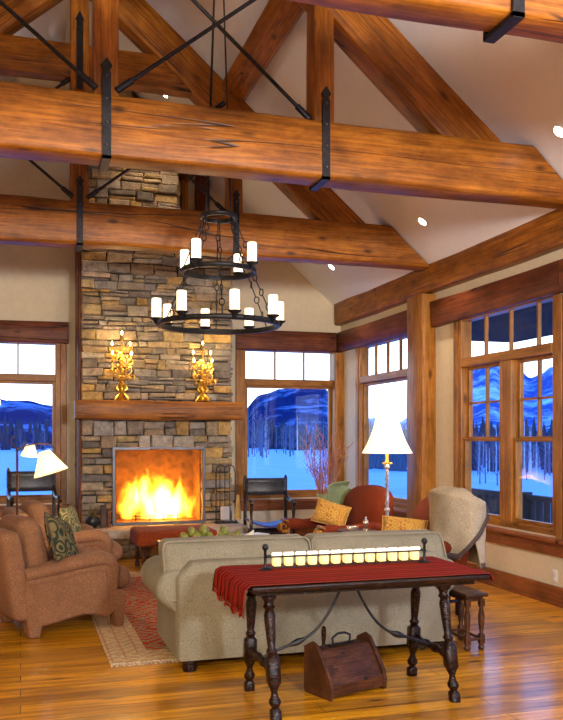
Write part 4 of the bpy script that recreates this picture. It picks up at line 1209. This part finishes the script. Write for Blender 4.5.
# ------------------------------------------------------------------ ottoman
ot = thing('draped_ottoman', 'brick-red cloth-covered bench ottoman with turned legs before the hearth', 'ottoman', (1.80, 10.35, 0))
m = MB(); m.rbox((0, 0, .40), (.96, .74, .17), .035, (0, 0, .02), fn=lambda p, u: (p.x*(1+.03*(1-u[2])*.5), p.y*(1+.03*(1-u[2])*.5), p.z+.006*sin(p.x*30)*(u[2] < -.5))); m.build('cushion_cover', M['otto'], ot, angle=70)
for x in (-.40, .40):
    for y in (-.29, .29):
        m = MB(); m.lathe([(.028, 0, 1), (.028, .05, 1), (.02, .07), (.034, .12), (.022, .2), (.03, .28), (.034, .32, 1), (.034, .36, 1)], (x, y, 0), 12); m.build('leg', M['boxwood'], ot)
m = MB(); m.tube([(-.40, -.29, .09), (.40, -.29, .09)], .016, 8); m.tube([(-.40, .29, .09), (.40, .29, .09)], .016, 8); m.build('stretcher', M['boxwood'], ot)

# ------------------------------------------------------------------ coffee table with fruit and magazines
tb = thing('coffee_table', 'dark wooden coffee table between the sofa and the hearth', 'coffee table', (2.05, 8.72, 0))
m = MB(); m.rbox((0, 0, .47), (1.30, .80, .05), .012, seg=3); m.box(-.56, .56, -.32, .32, .38, .446); m.build('tabletop', M['boxwood'], tb, angle=50, merge=False)
for x in (-.55, .55):
    for y in (-.31, .31):
        m = MB(); m.lathe([(.03, 0, 1), (.035, .06, 1), (.022, .09), (.038, .16), (.026, .26), (.04, .33), (.04, .35, 1), (.04, .44, 1)], (x, y, 0), 12); m.build('leg', M['boxwood'], tb)
tr_ = thing('wooden_tray', 'long shallow wooden tray of pears on the coffee table', 'tray', (1.90, 8.62, .4955)); tr_.scale = (1.15, 1.1, 1)
m = MB(); m.lathe([(.001, 0), (.12, .0), (.19, .02), (.235, .05), (.225, .052), (.18, .028), (.11, .012), (.001, .012)], n=24, mat=Matrix.Diagonal((1.55, .8, 1, 1))); m.build('tray_bowl', M['boxwood'], tr_)
pears = [(-.24, .0, .05, .058), (-.13, -.03, .055, .062), (-.12, .07, .058, .06), (-.02, -.02, .045, .058), (-.06, .02, .115, .062), (.08, -.04, .045, .056), (.16, .04, .05, .06), (.24, 0, .05, .055), (.12, .02, .105, .056), (-.17, .02, .11, .052)]
for i, (x, y, z, r) in enumerate(pears):
    m = MB(); prof = []
    for k in range(13):
        a = pi*k/12; q = r*sin(a)*(1-.22*(1-cos(a))/2); prof.append((max(q, 1e-4), -r*cos(a)*1.12))
    tl = Euler((random.uniform(-.5, .5), random.uniform(-.5, .5), 0)).to_matrix().to_4x4()
    m.lathe(prof, n=12, mat=tl)
    o = m.build('green_pear', M['pear'], angle=180); o.location = (1.90+x*1.18, 8.62+y, .4955+z+.018)
    tag(o, 'dull green pear heaped in the tray on the coffee table', 'pear', 'pears in the tray')
    m = MB(); m.tube([tl @ Vector((0, 0, r*1.1)), tl @ Vector((.003, 0, r*1.1+.02))], .003, 5); m.build('stem', M['leaf'], o)
for i, (x, y) in enumerate(((.04, -.10), (-.20, -.07), (.20, -.07))):
    m = MB(); m.sphere((0, 0, 0), .036, 10); o = m.build('red_apple', M['redfruit'], angle=180); o.location = (1.90+x, 8.62+y, .4955+.062)
    tag(o, 'small red apple tucked in front of the pears', 'apple', 'apples in the tray')
m = MB(); m.lathe([(.001, 0), (.05, .005), (.062, .03), (.045, .06), (.022, .09), (.004, .13)], n=14, mat=Euler((.0, .5, 0)).to_matrix().to_4x4()); o = m.build('white_shell', M['flower'], angle=180); o.location = (2.31, 8.66, .510); tag(o, 'pointed white shell beside the pear tray on the coffee table', 'shell')
for i, (x, y, a, n_) in enumerate(((2.47, 8.94, 12, 'lowest open white magazine in the pile on the coffee table'), (2.49, 8.95, -8, 'middle white magazine in the pile on the coffee table'), (2.47, 8.96, 25, 'topmost white magazine on the coffee table'))):
    m = MB(); m.rbox((0, 0, .006), (.28-.02*i, .21, .011), .003, seg=2, fn=lambda p, u: (p.x, p.y, p.z+.004*abs(u[0])))
    o = m.build('magazine', M['paper'], angle=50); o.location = (x, y, .4965+i*.0165); o.rotation_euler = (0, 0, radians(a)); tag(o, n_, 'magazine', 'magazines on the coffee table')

# ------------------------------------------------------------------ lamps
fl = thing('twisted_floor_lamp', 'tall silver twisted floor lamp with ivory bell shade in front of the corner window', 'floor lamp', (3.61, 7.98, 0))
m = MB(); m.lathe([(.16, 0), (.16, .02), (.10, .04), (.03, .07), (.02, .10)], n=20); m.build('base', M['silverlamp'], fl)
m = MB()
for ph in (0, 2*pi/3, 4*pi/3): m.tube([(.011*cos(k*.55+ph), .011*sin(k*.55+ph), .08+k*.0135) for k in range(94)], .010, 6)
for z in (.86, 1.30): m.sphere((0, 0, z), .030, 8)
m.build('twisted_stem', M['silverlamp'], fl)
m = MB(); m.tube([(-.055, 0, 1.34), (0, 0, 1.325), (.055, 0, 1.34)], .010, 6); m.lathe([(.02, 1.33), (.028, 1.35), (.016, 1.37), (.016, 1.46), (.006, 1.48), (.005, 1.99), (.012, 2.0), (.001, 2.02)], n=10); m.build('socket', M['brass'], fl)
m = MB()
pr = []
for k in range(13):
    u = k/12; r = .105+.155*(1-u)**2.1; pr.append((r, 1.445+.535*u))
n = 32; ro = []
for (r, z) in pr: ro.append([(r*cos(2*pi*i/n), r*sin(2*pi*i/n), z) for i in range(n)])
m.loft(ro, False)
o = m.build('bell_shade', M['shade_w'], fl, angle=180); sd = o.modifiers.new('s', 'SOLIDIFY'); sd.thickness = .004

rl = thing('reading_lamp', 'slim bronze floor reading lamp with hooked top and two tilted parchment shades at left', 'floor lamp', (-.03, 8.30, 0))
m = MB(); m.lathe([(.14, 0), (.14, .015), (.03, .03), (.012, .05)], n=20); m.build('base', M['boxwood'], rl)
m = MB()
m.tube([(0, 0, .03), (0, 0, 1.50)], .011, 8)
m.tube([(0, 0, 1.48), (-.01, 0, 1.51), (-.045, 0, 1.54), (-.06, 0, 1.58), (-.04, 0, 1.615), (-.01, 0, 1.605)], .007, 6)
m.tube([(0, 0, 1.49), (.08, 0, 1.53), (.20, 0, 1.55), (.30, 0, 1.54), (.34, 0, 1.50)], .007, 6)
m.build('bronze_pole', M['boxwood'], rl)
def shade_at(nm, c, ax, r0, r1, L, mat):
    ax = Vector(ax).normalized(); q = Vector((0, 0, 1)).rotation_difference(ax).to_matrix().to_4x4(); mm = T(*c) @ q
    m = MB(); n = 28
    m.loft([[mm @ Vector((r*cos(2*pi*i/n), r*sin(2*pi*i/n), z)) for i in range(n)] for r, z in ((r0, 0), ((r0+r1)/2*.98, L/2), (r1, L))], False)
    o = m.build(nm, M[mat], rl, angle=180); sd = o.modifiers.new('s', 'SOLIDIFY'); sd.thickness = .004
shade_at('parchment_shade', (.245, -.02, 1.475), (.30, -.1, -1), .052, .165, .215, 'shade')
shade_at('parchment_shade', (.12, .08, 1.535), (-.1, .1, -1), .04, .08, .11, 'shade')

# ------------------------------------------------------------------ vase of willow
vs_ = thing('willow_vase', 'sage green floor vase holding tall curly reddish willow branches in the corner', 'vase', (3.86, 10.5, 0))
m = MB(); m.lathe([(.09, 0), (.12, .05), (.15, .3), (.13, .55), (.085, .72), (.08, .78), (.12, .86), (.112, .86), (.07, .78), (.07, .6), (.001, .58)], n=24); m.build('vase_body', M['greenglaze'], vs_, angle=180)
rv = random.Random(11)
for k in range(30):
    m = MB(); a = rv.uniform(0, 2*pi); tl = rv.uniform(.04, .30); H_ = rv.uniform(.80, 1.30)
    P = []; px, py = .05*cos(a), .05*sin(a); ph = rv.uniform(0, 6)
    for i in range(26):
        u = i/25
        P.append((px+tl*u**1.4*cos(a)*1.25+.035*u*sin(u*17+ph), py+tl*u**1.4*sin(a)+.035*u*cos(u*15+ph), .62+H_*u-(.12*max(0, u-.85)*4)))
    m.tube(P, [.0075*(1-.7*i/25) for i in range(26)], 5)
    for j in range(4):
        s0 = rv.randint(9, 20); q = Vector(P[s0]); aa = rv.uniform(0, 2*pi); R2 = rv.uniform(.03, .06)
        m.tube([q+Vector((R2*(cos(aa+i*.5)-cos(aa)), R2*(sin(aa+i*.5)-sin(aa))*.6, .018*i)) for i in range(10)], .0025, 4)
    m.build('branch', M['twig'], vs_)

# ------------------------------------------------------------------ sling armchairs by the back windows
def sling_chair():
    t = thing('sling_chair', 'dark wooden armchair with black sling back and seat coloured blue for the sky reflection by the corner window', 'chair', (3.27, 11.15, 0), radians(-6), group='dark sling chairs by the back windows')
    for s in (-1, 1):
        m = MB(); x = s*.29
        m.prism([(x-.022, .0), (x+.022, .0), (x+.022, 1.04), (x+.01, 1.08), (x-.01, 1.08), (x-.022, 1.04)], .26, .30, 'y')
        m.build('back_post', M['blackwood'], t, smooth=False, bevel=.004)
        m = MB(); m.lathe([(.024, 0, 1), (.024, .08, 1), (.018, .1), (.026, .2), (.02, .3), (.024, .4, 1), (.024, .50, 1), (.016, .53), (.024, .62), (.02, .70)], (x, -.26, 0), 10); m.build('front_leg', M['blackwood'], t)
        m = MB(); P = [(x, .28, .86), (x, .20, .80), (x, .10, .75), (x, -.05, .735), (x, -.2, .745), (x, -.30, .735), (x, -.325, .715), (x, -.31, .70)]
        m.tube(P, [.02, .024, .026, .028, .03, .034, .03, .02], 8); m.build('armrest', M['blackwood'], t)
        m = MB(); m.tube([(x, -.26, .14), (x, .28, .14)], .018, 8); m.build('side_stretcher', M['blackwood'], t)
    m = MB(); n = 12
    rows = [[(-.29+.58*i/n, .26-.03*sin(pi*i/n)+dy, z) for i in range(n+1)] for z, dy in ((.80, 0), (.86, .01), (.92, .012), (.98, .01), (1.04, 0))]
    m.add([p for r in rows for p in r], [(j*(n+1)+i, j*(n+1)+i+1, (j+1)*(n+1)+i+1, (j+1)*(n+1)+i) for j in range(4) for i in range(n)])
    o = m.build('sling_back', M['leather'], t, angle=180); sd = o.modifiers.new('s', 'SOLIDIFY'); sd.thickness = .02
    m = MB()
    rows = [[(-.29+.58*i/n, y, .48-.07*sin(pi*i/n)) for i in range(n+1)] for y in (-.26, -.1, .06, .26)]
    m.add([p for r in rows for p in r], [(j*(n+1)+i, j*(n+1)+i+1, (j+1)*(n+1)+i+1, (j+1)*(n+1)+i) for j in range(3) for i in range(n)])
    o = m.build('sling_seat', M['skytint_leather'], t, angle=180); sd = o.modifiers.new('s', 'SOLIDIFY'); sd.thickness = .02
    for y in (-.26, .28):
        m = MB(); m.box(-.28, .28, y-.012, y+.012, .26, .33); m.build('cross_rail', M['blackwood'], t, smooth=False, bevel=.003)
    return t
s1 = sling_chair()
s2 = copy_tree(s1); s2.location = (.16, 11.35, 0); s2.rotation_euler = (0, 0, radians(5)); s2.scale = (1, 1, 1.12); s2['label'] = 'dark wooden armchair with wide black carved back in front of the left window'

# small side table with silver pieces
sd_ = thing('side_table', 'small round dark side table beside the twisted floor lamp', 'side table', (3.28, 8.0, 0)); sd_.scale = (1, 1, 1.13)
m = MB(); m.lathe([(.001, .56), (.19, .56), (.20, .57), (.20, .585), (.001, .585)], n=28); m.build('round_top', M['boxwood'], sd_, angle=50)
m = MB(); m.lathe([(.13, 0), (.12, .03), (.03, .06), (.025, .2), (.04, .3), (.025, .4), (.03, .52), (.07, .56)], n=16); m.build('pedestal', M['boxwood'], sd_)
m = MB(); m.lathe([(.03, 0), (.032, .005), (.01, .02), (.02, .05), (.03, .075), (.02, .1), (.008, .115), (.014, .13), (.001, .14)], n=14); o = m.build('silver_figurine', M['silver'], angle=60); o.location = (3.36, 7.95, .662); tag(o, 'small silver knobbed ornament on the round side table', 'ornament')
m = MB(); m.rbox((0, 0, .025), (.10, .07, .05), .01, seg=2); o = m.build('silver_box', M['silver'], angle=60); o.location = (3.20, 7.92, .662); tag(o, 'small silver box on the round side table', 'box')

# golden basket beneath sling chair
m = MB(); m.lathe([(.10, 0), (.16, .04), (.19, .12), (.20, .20), (.19, .20), (.17, .12), (.14, .05), (.001, .03)], n=24); m.tube([(.19*cos(a*pi/12), 0, .2+.14*sin(a*pi/12)) for a in range(13)], .012, 6)
o = m.build('wicker_basket', M['gold'], angle=60); o.location = (3.12, 10.45, 0); o.rotation_euler = (0, 0, .3); tag(o, 'golden wicker basket with handle on the floor by the sling chair', 'basket')

# ------------------------------------------------------------------ hearth things
tl_ = thing('fireplace_tool_set', 'black iron fireplace tool stand with shovel and brush on the right of the hearth', 'fireplace tools', (2.80, 11.72, .387))
m = MB(); m.box(-.16, .16, -.07, .07, 0, .02)
for x in (-.14, .14):
    m.tube([(x, .03, .01), (x, .03, .72), (x*.85, .03, .80), (x*.5, .03, .83), (0, .03, .80)], .008, 6)
m.tube([(-.14, .03, .45), (.14, .03, .45)], .006, 6)
for x in (-.14, -.05, .05, .14): m.tube([(x, -.05, 0), (x, -.05, .04)], .009, 6)
m.build('stand', M['iron'], tl_)
m = MB(); m.tube([(-.02, -.01, .80), (-.02, -.01, .20)], .007, 6); sh_ = m.build('shovel_handle', M['iron'], tl_)
m = MB(); m.box(-.085, .045, -.03, -.018, .05, .24); m.build('shovel_blade', M['shovel'], sh_, smooth=False, bevel=.004)
for x in (-.09, .05):
    m = MB(); m.tube([(x, 0, .79), (x, 0, .05)], .006, 6); m.build('poker', M['iron'], tl_)
m = MB(); m.tube([(.17, -.02, .74), (.17, -.02, .36)], .007, 6); bh = m.build('brush_handle', M['iron'], tl_)
m = MB(); m.lathe([(.02, .40), (.028, .34), (.03, .28), (.045, .14), (.055, .06), (.05, .055)], (.17, -.02, 0), 12); m.build('brush_straw', M['straw'], bh)

pt = thing('black_pot', 'small black pot of dried leaves on the left of the hearth', 'pot', (.93, 11.66, .387))
m = MB(); m.lathe([(.05, 0), (.08, .03), (.095, .08), (.085, .13), (.07, .15), (.06, .15), (.07, .08), (.001, .05)], n=18); m.build('pot_body', M['potdark'], pt, angle=180)
m = MB(); rp = random.Random(4)
for k in range(26):
    a = rp.uniform(0, 2*pi); r = rp.uniform(.03, .11); h = rp.uniform(.18, .33)
    m.tube([(.02*cos(a), .02*sin(a), .07), (r*.6*cos(a), r*.6*sin(a), h*.75), (r*cos(a), r*sin(a), h)], [.003, .006, .002], 4)
m.build('dried_leaves', M['leaf'], pt)
m = MB(); m.box(-.035, .035, -.05, .05, 0, .30); o = m.build('match_box', M['boxwood'], smooth=False, bevel=.004); o.location = (1.075, 11.66, .387); tag(o, 'tall narrow brown box standing on the hearth left of the fire screen', 'box')
m = MB(); m.box(-.02, .02, -.05, .05, 0, .24); o = m.build('match_box', M['beam_dark'], smooth=False, bevel=.004); o.location = (1.145, 11.66, .387); tag(o, 'shorter dark box on the hearth touching the fire screen side', 'box')

# wall outlet
ol = thing('wall_outlet', 'white electrical outlet low on the right wall under the windows', 'outlet', (WX, 6.967, .275), -pi/2)
m = MB(); m.rbox((0, -.004, 0), (.075, .008, .12), .003, seg=2); pl_ = m.build('cover_plate', M['white'], ol)
for z in (-.028, .028):
    m = MB(); m.rbox((0, -.009, z), (.034, .004, .03), .0015, seg=2); m.build('socket', M['white'], pl_)

# ------------------------------------------------------------------ outside
def hgt_snow(x, y):
    d = sqrt(x*x+y*y)
    return -.75+.35*noise.noise(Vector((x*.03, y*.03, 0)))*min(1, d/40)
m = MB(); na, nr = 60, 26
vs = []; fs = []
for i in range(na+1):
    az = radians(-30+95*i/na)
    for j in range(nr+1):
        r = 14.6*(1800/14.6)**(j/nr) if j else 14.6
        x, y = r*sin(az), r*cos(az)
        vs.append((x, y, hgt_snow(x, y)))
for i in range(na):
    for j in range(nr): fs.append((i*(nr+1)+j, (i+1)*(nr+1)+j, (i+1)*(nr+1)+j+1, i*(nr+1)+j+1))
vs2 = [(-30, 12.95, -.75), (5.3, 12.95, -.75), (5.3, -8, -.75), (40, -8, -.75)]
m.add(vs, fs)
m.box(LX-20, 5.3, 12.95, 16, -.95, -.8); m.box(5.3, 30, -8, 16, -.95, -.8)
o = structure('snow_ground', m, M['snow'], merge=False)

def ridge(name, prof, d0, d1, dm, mat, label, rough, az0, az1, hb=-1):
    """hill range as a polar height field; prof = list of (azimuth deg, elevation of crest in deg)"""
    m = MB(); na, nr = 220, 26; vs = []; fs = []
    def crest(a):
        for k in range(len(prof)-1):
            if prof[k][0] <= a <= prof[k+1][0]:
                u = (a-prof[k][0])/(prof[k+1][0]-prof[k][0]); u = u*u*(3-2*u)
                return prof[k][1]+(prof[k+1][1]-prof[k][1])*u
        return prof[0][1] if a < prof[0][0] else prof[-1][1]
    for i in range(na+1):
        a = az0+(az1-az0)*i/na
        Hc = math.tan(radians(crest(a)))*dm+1.6
        for j in range(nr+1):
            r = d0+(d1-d0)*j/nr
            if r <= dm: s = ((r-d0)/(dm-d0)); s = s*s*(3-2*s)*.55+s*.45
            else: s = 1-((r-dm)/(d1-dm))**1.5
            x, y = r*sin(radians(a)), r*cos(radians(a))
            q = Vector((x, y, 0))/dm
            z = hb+(Hc-hb)*s+rough*dm*(.05*noise.fractal(q*9, 1, 2, 5)+.0)*s*(1-s*.6)
            vs.append((x, y, z))
    for i in range(na):
        for j in range(nr): fs.append((i*(nr+1)+j, (i+1)*(nr+1)+j, (i+1)*(nr+1)+j+1, i*(nr+1)+j+1))
    m.add(vs, fs); o = m.build(name, M[mat], angle=180, merge=False); tag(o, label, 'hill'); return o
def AZ(px): return 17.2+math.degrees(math.atan((px-281.5)/843))
def EL(py, px): return math.degrees(math.atan((438-py)/843*cos(math.atan((px-281.5)/843))))
pf = [(AZ(p), EL(q, p)) for p, q in ((-120, 425), (-40, 404), (0, 399), (25, 401), (52, 408), (100, 420), (150, 428), (215, 430), (240, 419), (262, 401), (280, 394), (302, 390), (322, 391), (340, 396), (356, 410), (368, 428), (400, 432), (440, 436), (600, 430))]
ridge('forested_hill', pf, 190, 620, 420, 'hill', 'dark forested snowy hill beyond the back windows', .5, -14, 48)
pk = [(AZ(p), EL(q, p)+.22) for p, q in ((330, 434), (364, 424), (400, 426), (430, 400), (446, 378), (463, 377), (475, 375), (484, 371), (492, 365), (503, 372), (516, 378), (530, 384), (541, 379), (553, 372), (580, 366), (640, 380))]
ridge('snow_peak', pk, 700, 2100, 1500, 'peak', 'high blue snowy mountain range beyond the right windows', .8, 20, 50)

def conifer(h, seed):
    r = random.Random(seed); m = MB(); n = 9
    for k in range(7):
        z = h*(.12+.13*k); R = h*.19*(1-k/7.4); pts = []
        rings = [[(R*(1+.25*r.uniform(-1, 1))*cos(2*pi*i/n), R*(1+.25*r.uniform(-1, 1))*sin(2*pi*i/n), z-.02*h) for i in range(n)], [(.012*h*cos(2*pi*i/n), .012*h*sin(2*pi*i/n), z+.2*h*(1 if k < 6 else .9)) for i in range(n)]]
        m.loft(rings)
    return m
# forest band at the foot of the hills: uncountable
m = MB(); rt = random.Random(5)
for k in range(1700):
    if k < 1000: a = radians(rt.uniform(-8, 45)); d = rt.uniform(165, 300); h = rt.uniform(3, 7.5)
    else: a = radians(rt.uniform(22, 40)); d = rt.uniform(60, 180); h = rt.uniform(2.3, 4.0)*(d/120)**.4
    x, y = d*sin(a), d*cos(a)
    z = -1+ (max(0, d-190)*.02)
    R = h*.16
    m.loft([[(x+R*cos(i*pi/2.5), y+R*sin(i*pi/2.5), z) for i in range(5)], [(x+R*.5*cos(i*pi/2.5+.3), y+R*.5*sin(i*pi/2.5+.3), z+h*.5) for i in range(5)], [(x+.02, y, z+h), (x, y+.02, z+h), (x-.02, y, z+h), (x, y-.02, z+h), (x+.01, y-.01, z+h)]], True)
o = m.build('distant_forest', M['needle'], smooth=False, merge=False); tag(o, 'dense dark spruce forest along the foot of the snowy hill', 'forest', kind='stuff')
def bare_tree(seed, h):
    r = random.Random(seed); t = thing('aspen_tree', 'bare thin aspen tree standing in the snow outside the windows', 'tree', group='bare aspens outside')
    m = MB(); P = [(0, 0, 0)]
    for k in range(1, 9): P.append((P[-1][0]+r.uniform(-.02, .02)*h*.3, P[-1][1]+r.uniform(-.02, .02)*h*.3, h*k/8))
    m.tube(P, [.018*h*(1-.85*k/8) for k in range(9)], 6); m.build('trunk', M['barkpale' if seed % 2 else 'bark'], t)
    m = MB()
    for k in range(22):
        i = r.randint(2, 7); b = Vector(P[i]); a = r.uniform(0, 2*pi); L = h*r.uniform(.10, .22)*(1.2-i/9)
        e = b+Vector((cos(a)*L, sin(a)*L, L*r.uniform(.8, 1.6)))
        m.tube([b, b.lerp(e, .5)+Vector((0, 0, -.03*L)), e], [.005*h*(1-i/12), .0035*h*(1-i/12), .001*h], 4)
        for q in range(3):
            c = b.lerp(e, r.uniform(.3, .9)); m.tube([c, c+Vector((r.uniform(-1, 1)*L*.4, r.uniform(-1, 1)*L*.4, L*.5))], [.002*h, .0008*h], 3)
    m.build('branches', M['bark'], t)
    return t
protos = [bare_tree(k, 6.5+k*.6) for k in range(4)]
rt = random.Random(21); cnt = 0
for (n_, a0, a1, d0, d1, s0, s1) in ((40, AZ(246), AZ(334), 95, 165, .55, .85), (12, AZ(362), AZ(411), 70, 130, .5, .8), (60, AZ(460), AZ(556), 40, 75, .24, .42), (5, AZ(0), AZ(52), 120, 160, .5, .7)):
    for k in range(n_):
        a = radians(rt.uniform(a0, a1)); d = rt.uniform(d0, d1)
        far = d > 78
        if cnt < 4: o = protos[cnt]
        else: o = copy_tree(protos[(cnt % 2)*2 if n_ != 60 else cnt % 4])
        cnt += 1
        x, y = d*sin(a), d*cos(a)
        o.location = (x, y, hgt_snow(x, y)-.15); o.rotation_euler = (0, 0, rt.uniform(0, 6)); sc = rt.uniform(s0, s1); o.scale = (sc, sc, sc)
# deck, railing and porch roof outside the right wall
m = MB(); m.box(5.17, 6.7, 2.0, 12.2, -.25, -.12); structure('deck_floor', m, M['snow'], smooth=False)
dr = thing('deck_railing', 'dark wooden deck railing outside the right windows', 'railing', (6.6, 2.2, -.12))
m = MB(); m.box(-.05, .05, 0, 9.9, .88, .95); m.build('top_rail', M['deckwood'], dr, smooth=False)
m = MB(); m.box(-.03, .03, 0, 9.9, .08, .14); m.build('bottom_rail', M['deckwood'], dr, smooth=False)
for k in range(6):
    m = MB(); m.box(-.07, .07, k*1.96-.07, k*1.96+.07, 0, .98); m.build('rail_post', M['deckwood'], dr, smooth=False)
m0 = MB(); m0.box(-.03, .03, -.04, .04, .14, .88); b0 = m0.build('baluster', M['deckwood'], dr, smooth=False); b0.location = (0, .2, 0)
y = .37
while y < 9.8:
    c = b0.copy(); COL.objects.link(c); c.parent = dr; c.location = (0, y, 0); y += .17
m = MB()
for k in range(14): m.box(5.18+k*.16, 5.18+k*.16+.155, 6.9, 11.6, 3.10, 3.14)
m.box(5.18, 7.45, 6.9, 11.6, 3.14, 3.25)
structure('porch_roof', m, M['porchwood'], smooth=False, merge=False)

# ------------------------------------------------------------------ world
w = bpy.data.worlds.new('TwilightSky'); S.world = w; w.use_nodes = True
nt = w.node_tree; nt.nodes.clear()
out = nt.nodes.new('ShaderNodeOutputWorld'); bg = nt.nodes.new('ShaderNodeBackground')
tc = nt.nodes.new('ShaderNodeTexCoord'); sep = nt.nodes.new('ShaderNodeSeparateXYZ'); nt.links.new(tc.outputs['Generated'], sep.inputs[0])
c = ramp(nt, sep.outputs[2], [(0, (.80, .92, 1.0)), (.14, (.72, .86, 1.0)), (.24, (.14, .42, 1.0)), (.50, (.07, .28, 1.0)), (1, (.05, .20, .95))])
nt.links.new(c, bg.inputs[0]); bg.inputs[1].default_value = 3.0
nt.links.new(bg.outputs[0], out.inputs[0])

# ------------------------------------------------------------------ lights
def area(name, loc, tgt, size, power, col):
    l = bpy.data.lights.new(name, 'AREA'); l.shape = 'DISK'; l.size = size; l.energy = power; l.color = col
    o = bpy.data.objects.new(name, l); COL.objects.link(o); o.location = loc
    o.rotation_euler = (Vector(tgt)-Vector(loc)).to_track_quat('-Z', 'Y').to_euler(); return o
def point(name, loc, power, col, r=.05):
    l = bpy.data.lights.new(name, 'POINT'); l.energy = power; l.color = col; l.shadow_soft_size = r
    o = bpy.data.objects.new(name, l); COL.objects.link(o); o.location = loc; return o
def spot(name, loc, tgt, power, col, ang, blend=.5, r=.04):
    l = bpy.data.lights.new(name, 'SPOT'); l.energy = power; l.color = col; l.spot_size = radians(ang); l.spot_blend = blend; l.shadow_soft_size = r
    o = bpy.data.objects.new(name, l); COL.objects.link(o); o.location = loc
    o.rotation_euler = (Vector(tgt)-Vector(loc)).to_track_quat('-Z', 'Y').to_euler(); return o
WARM = (1, .76, .50)
area('room_fill_light', (-2.2, -1.0, 3.1), (1.6, 7, 1.6), .6, 170, (1, .84, .60))
spot('unseen_fill_right', (3.4, -1.6, 2.9), (2.4, 7, 4.6), 1050, (1, .87, .68), 62, .8, .22)  # unseen spot added behind the camera, lifts the trusses more than the floor
spot('unseen_fill_left', (-.8, -1.8, 2.7), (1.8, 8, 3.2), 420, (1, .84, .62), 62, .8, .22)  # second unseen fill spot, added behind the camera
for (x, y, p) in ((1.86, 11.32, 90), (4.32, 11.55, 55), (4.35, 8.70, 90), (4.26, 6.01, 90), (4.3, 3.0, 90), (-1.9, 8.7, 60), (-1.9, 4.5, 60)):
    spot('downlight', (x-.03*(1 if x > RX else -1), y, ceil_z(x)-.06), (x-.3*(1 if x > RX else -1), y-.1, 0), p, (1, .80, .55), 95, .7, .05)
area('ceiling_bounce', (2.4, -1.4, 2.6), (3.8, 4.2, 4.9), .6, 340, (.82, .87, 1))
point('lamp_bulb', (3.61, 7.98, 1.62), 14, WARM, .05)
point('reading_bulb', (.30, 8.28, 1.36), 12, WARM, .04)
point('fire_glow', (1.87, 12.1, .85), 9, (1, .34, .05), .15)
point('mantel_glow', (1.33, 11.62, 2.75), 15, (1, .7, .3), .06)
point('mantel_glow', (2.47, 11.62, 2.68), 15, (1, .7, .3), .06)

# ------------------------------------------------------------------ camera
cam = bpy.data.cameras.new('camera'); co = bpy.data.objects.new('camera', cam); COL.objects.link(co); S.camera = co
co.location = (0, 0, 1.6); co.rotation_euler = (pi/2, 0, -radians(17.2))
cam.sensor_fit = 'VERTICAL'; cam.sensor_height = 36; cam.sensor_width = 36*563/720; cam.lens = 843/720*36
cam.shift_y = 78/720; cam.clip_end = 5000; cam.clip_start = .05
S.view_settings.view_transform = 'Standard'; S.view_settings.look = 'None'; S.view_settings.gamma = 1; S.view_settings.use_curve_mapping = False
S.view_settings.exposure = 0.14
S.cycles.use_denoising = True
S.cycles.max_bounces = 7; S.cycles.diffuse_bounces = 4; S.cycles.transparent_max_bounces = 12; S.cycles.sample_clamp_indirect = 6
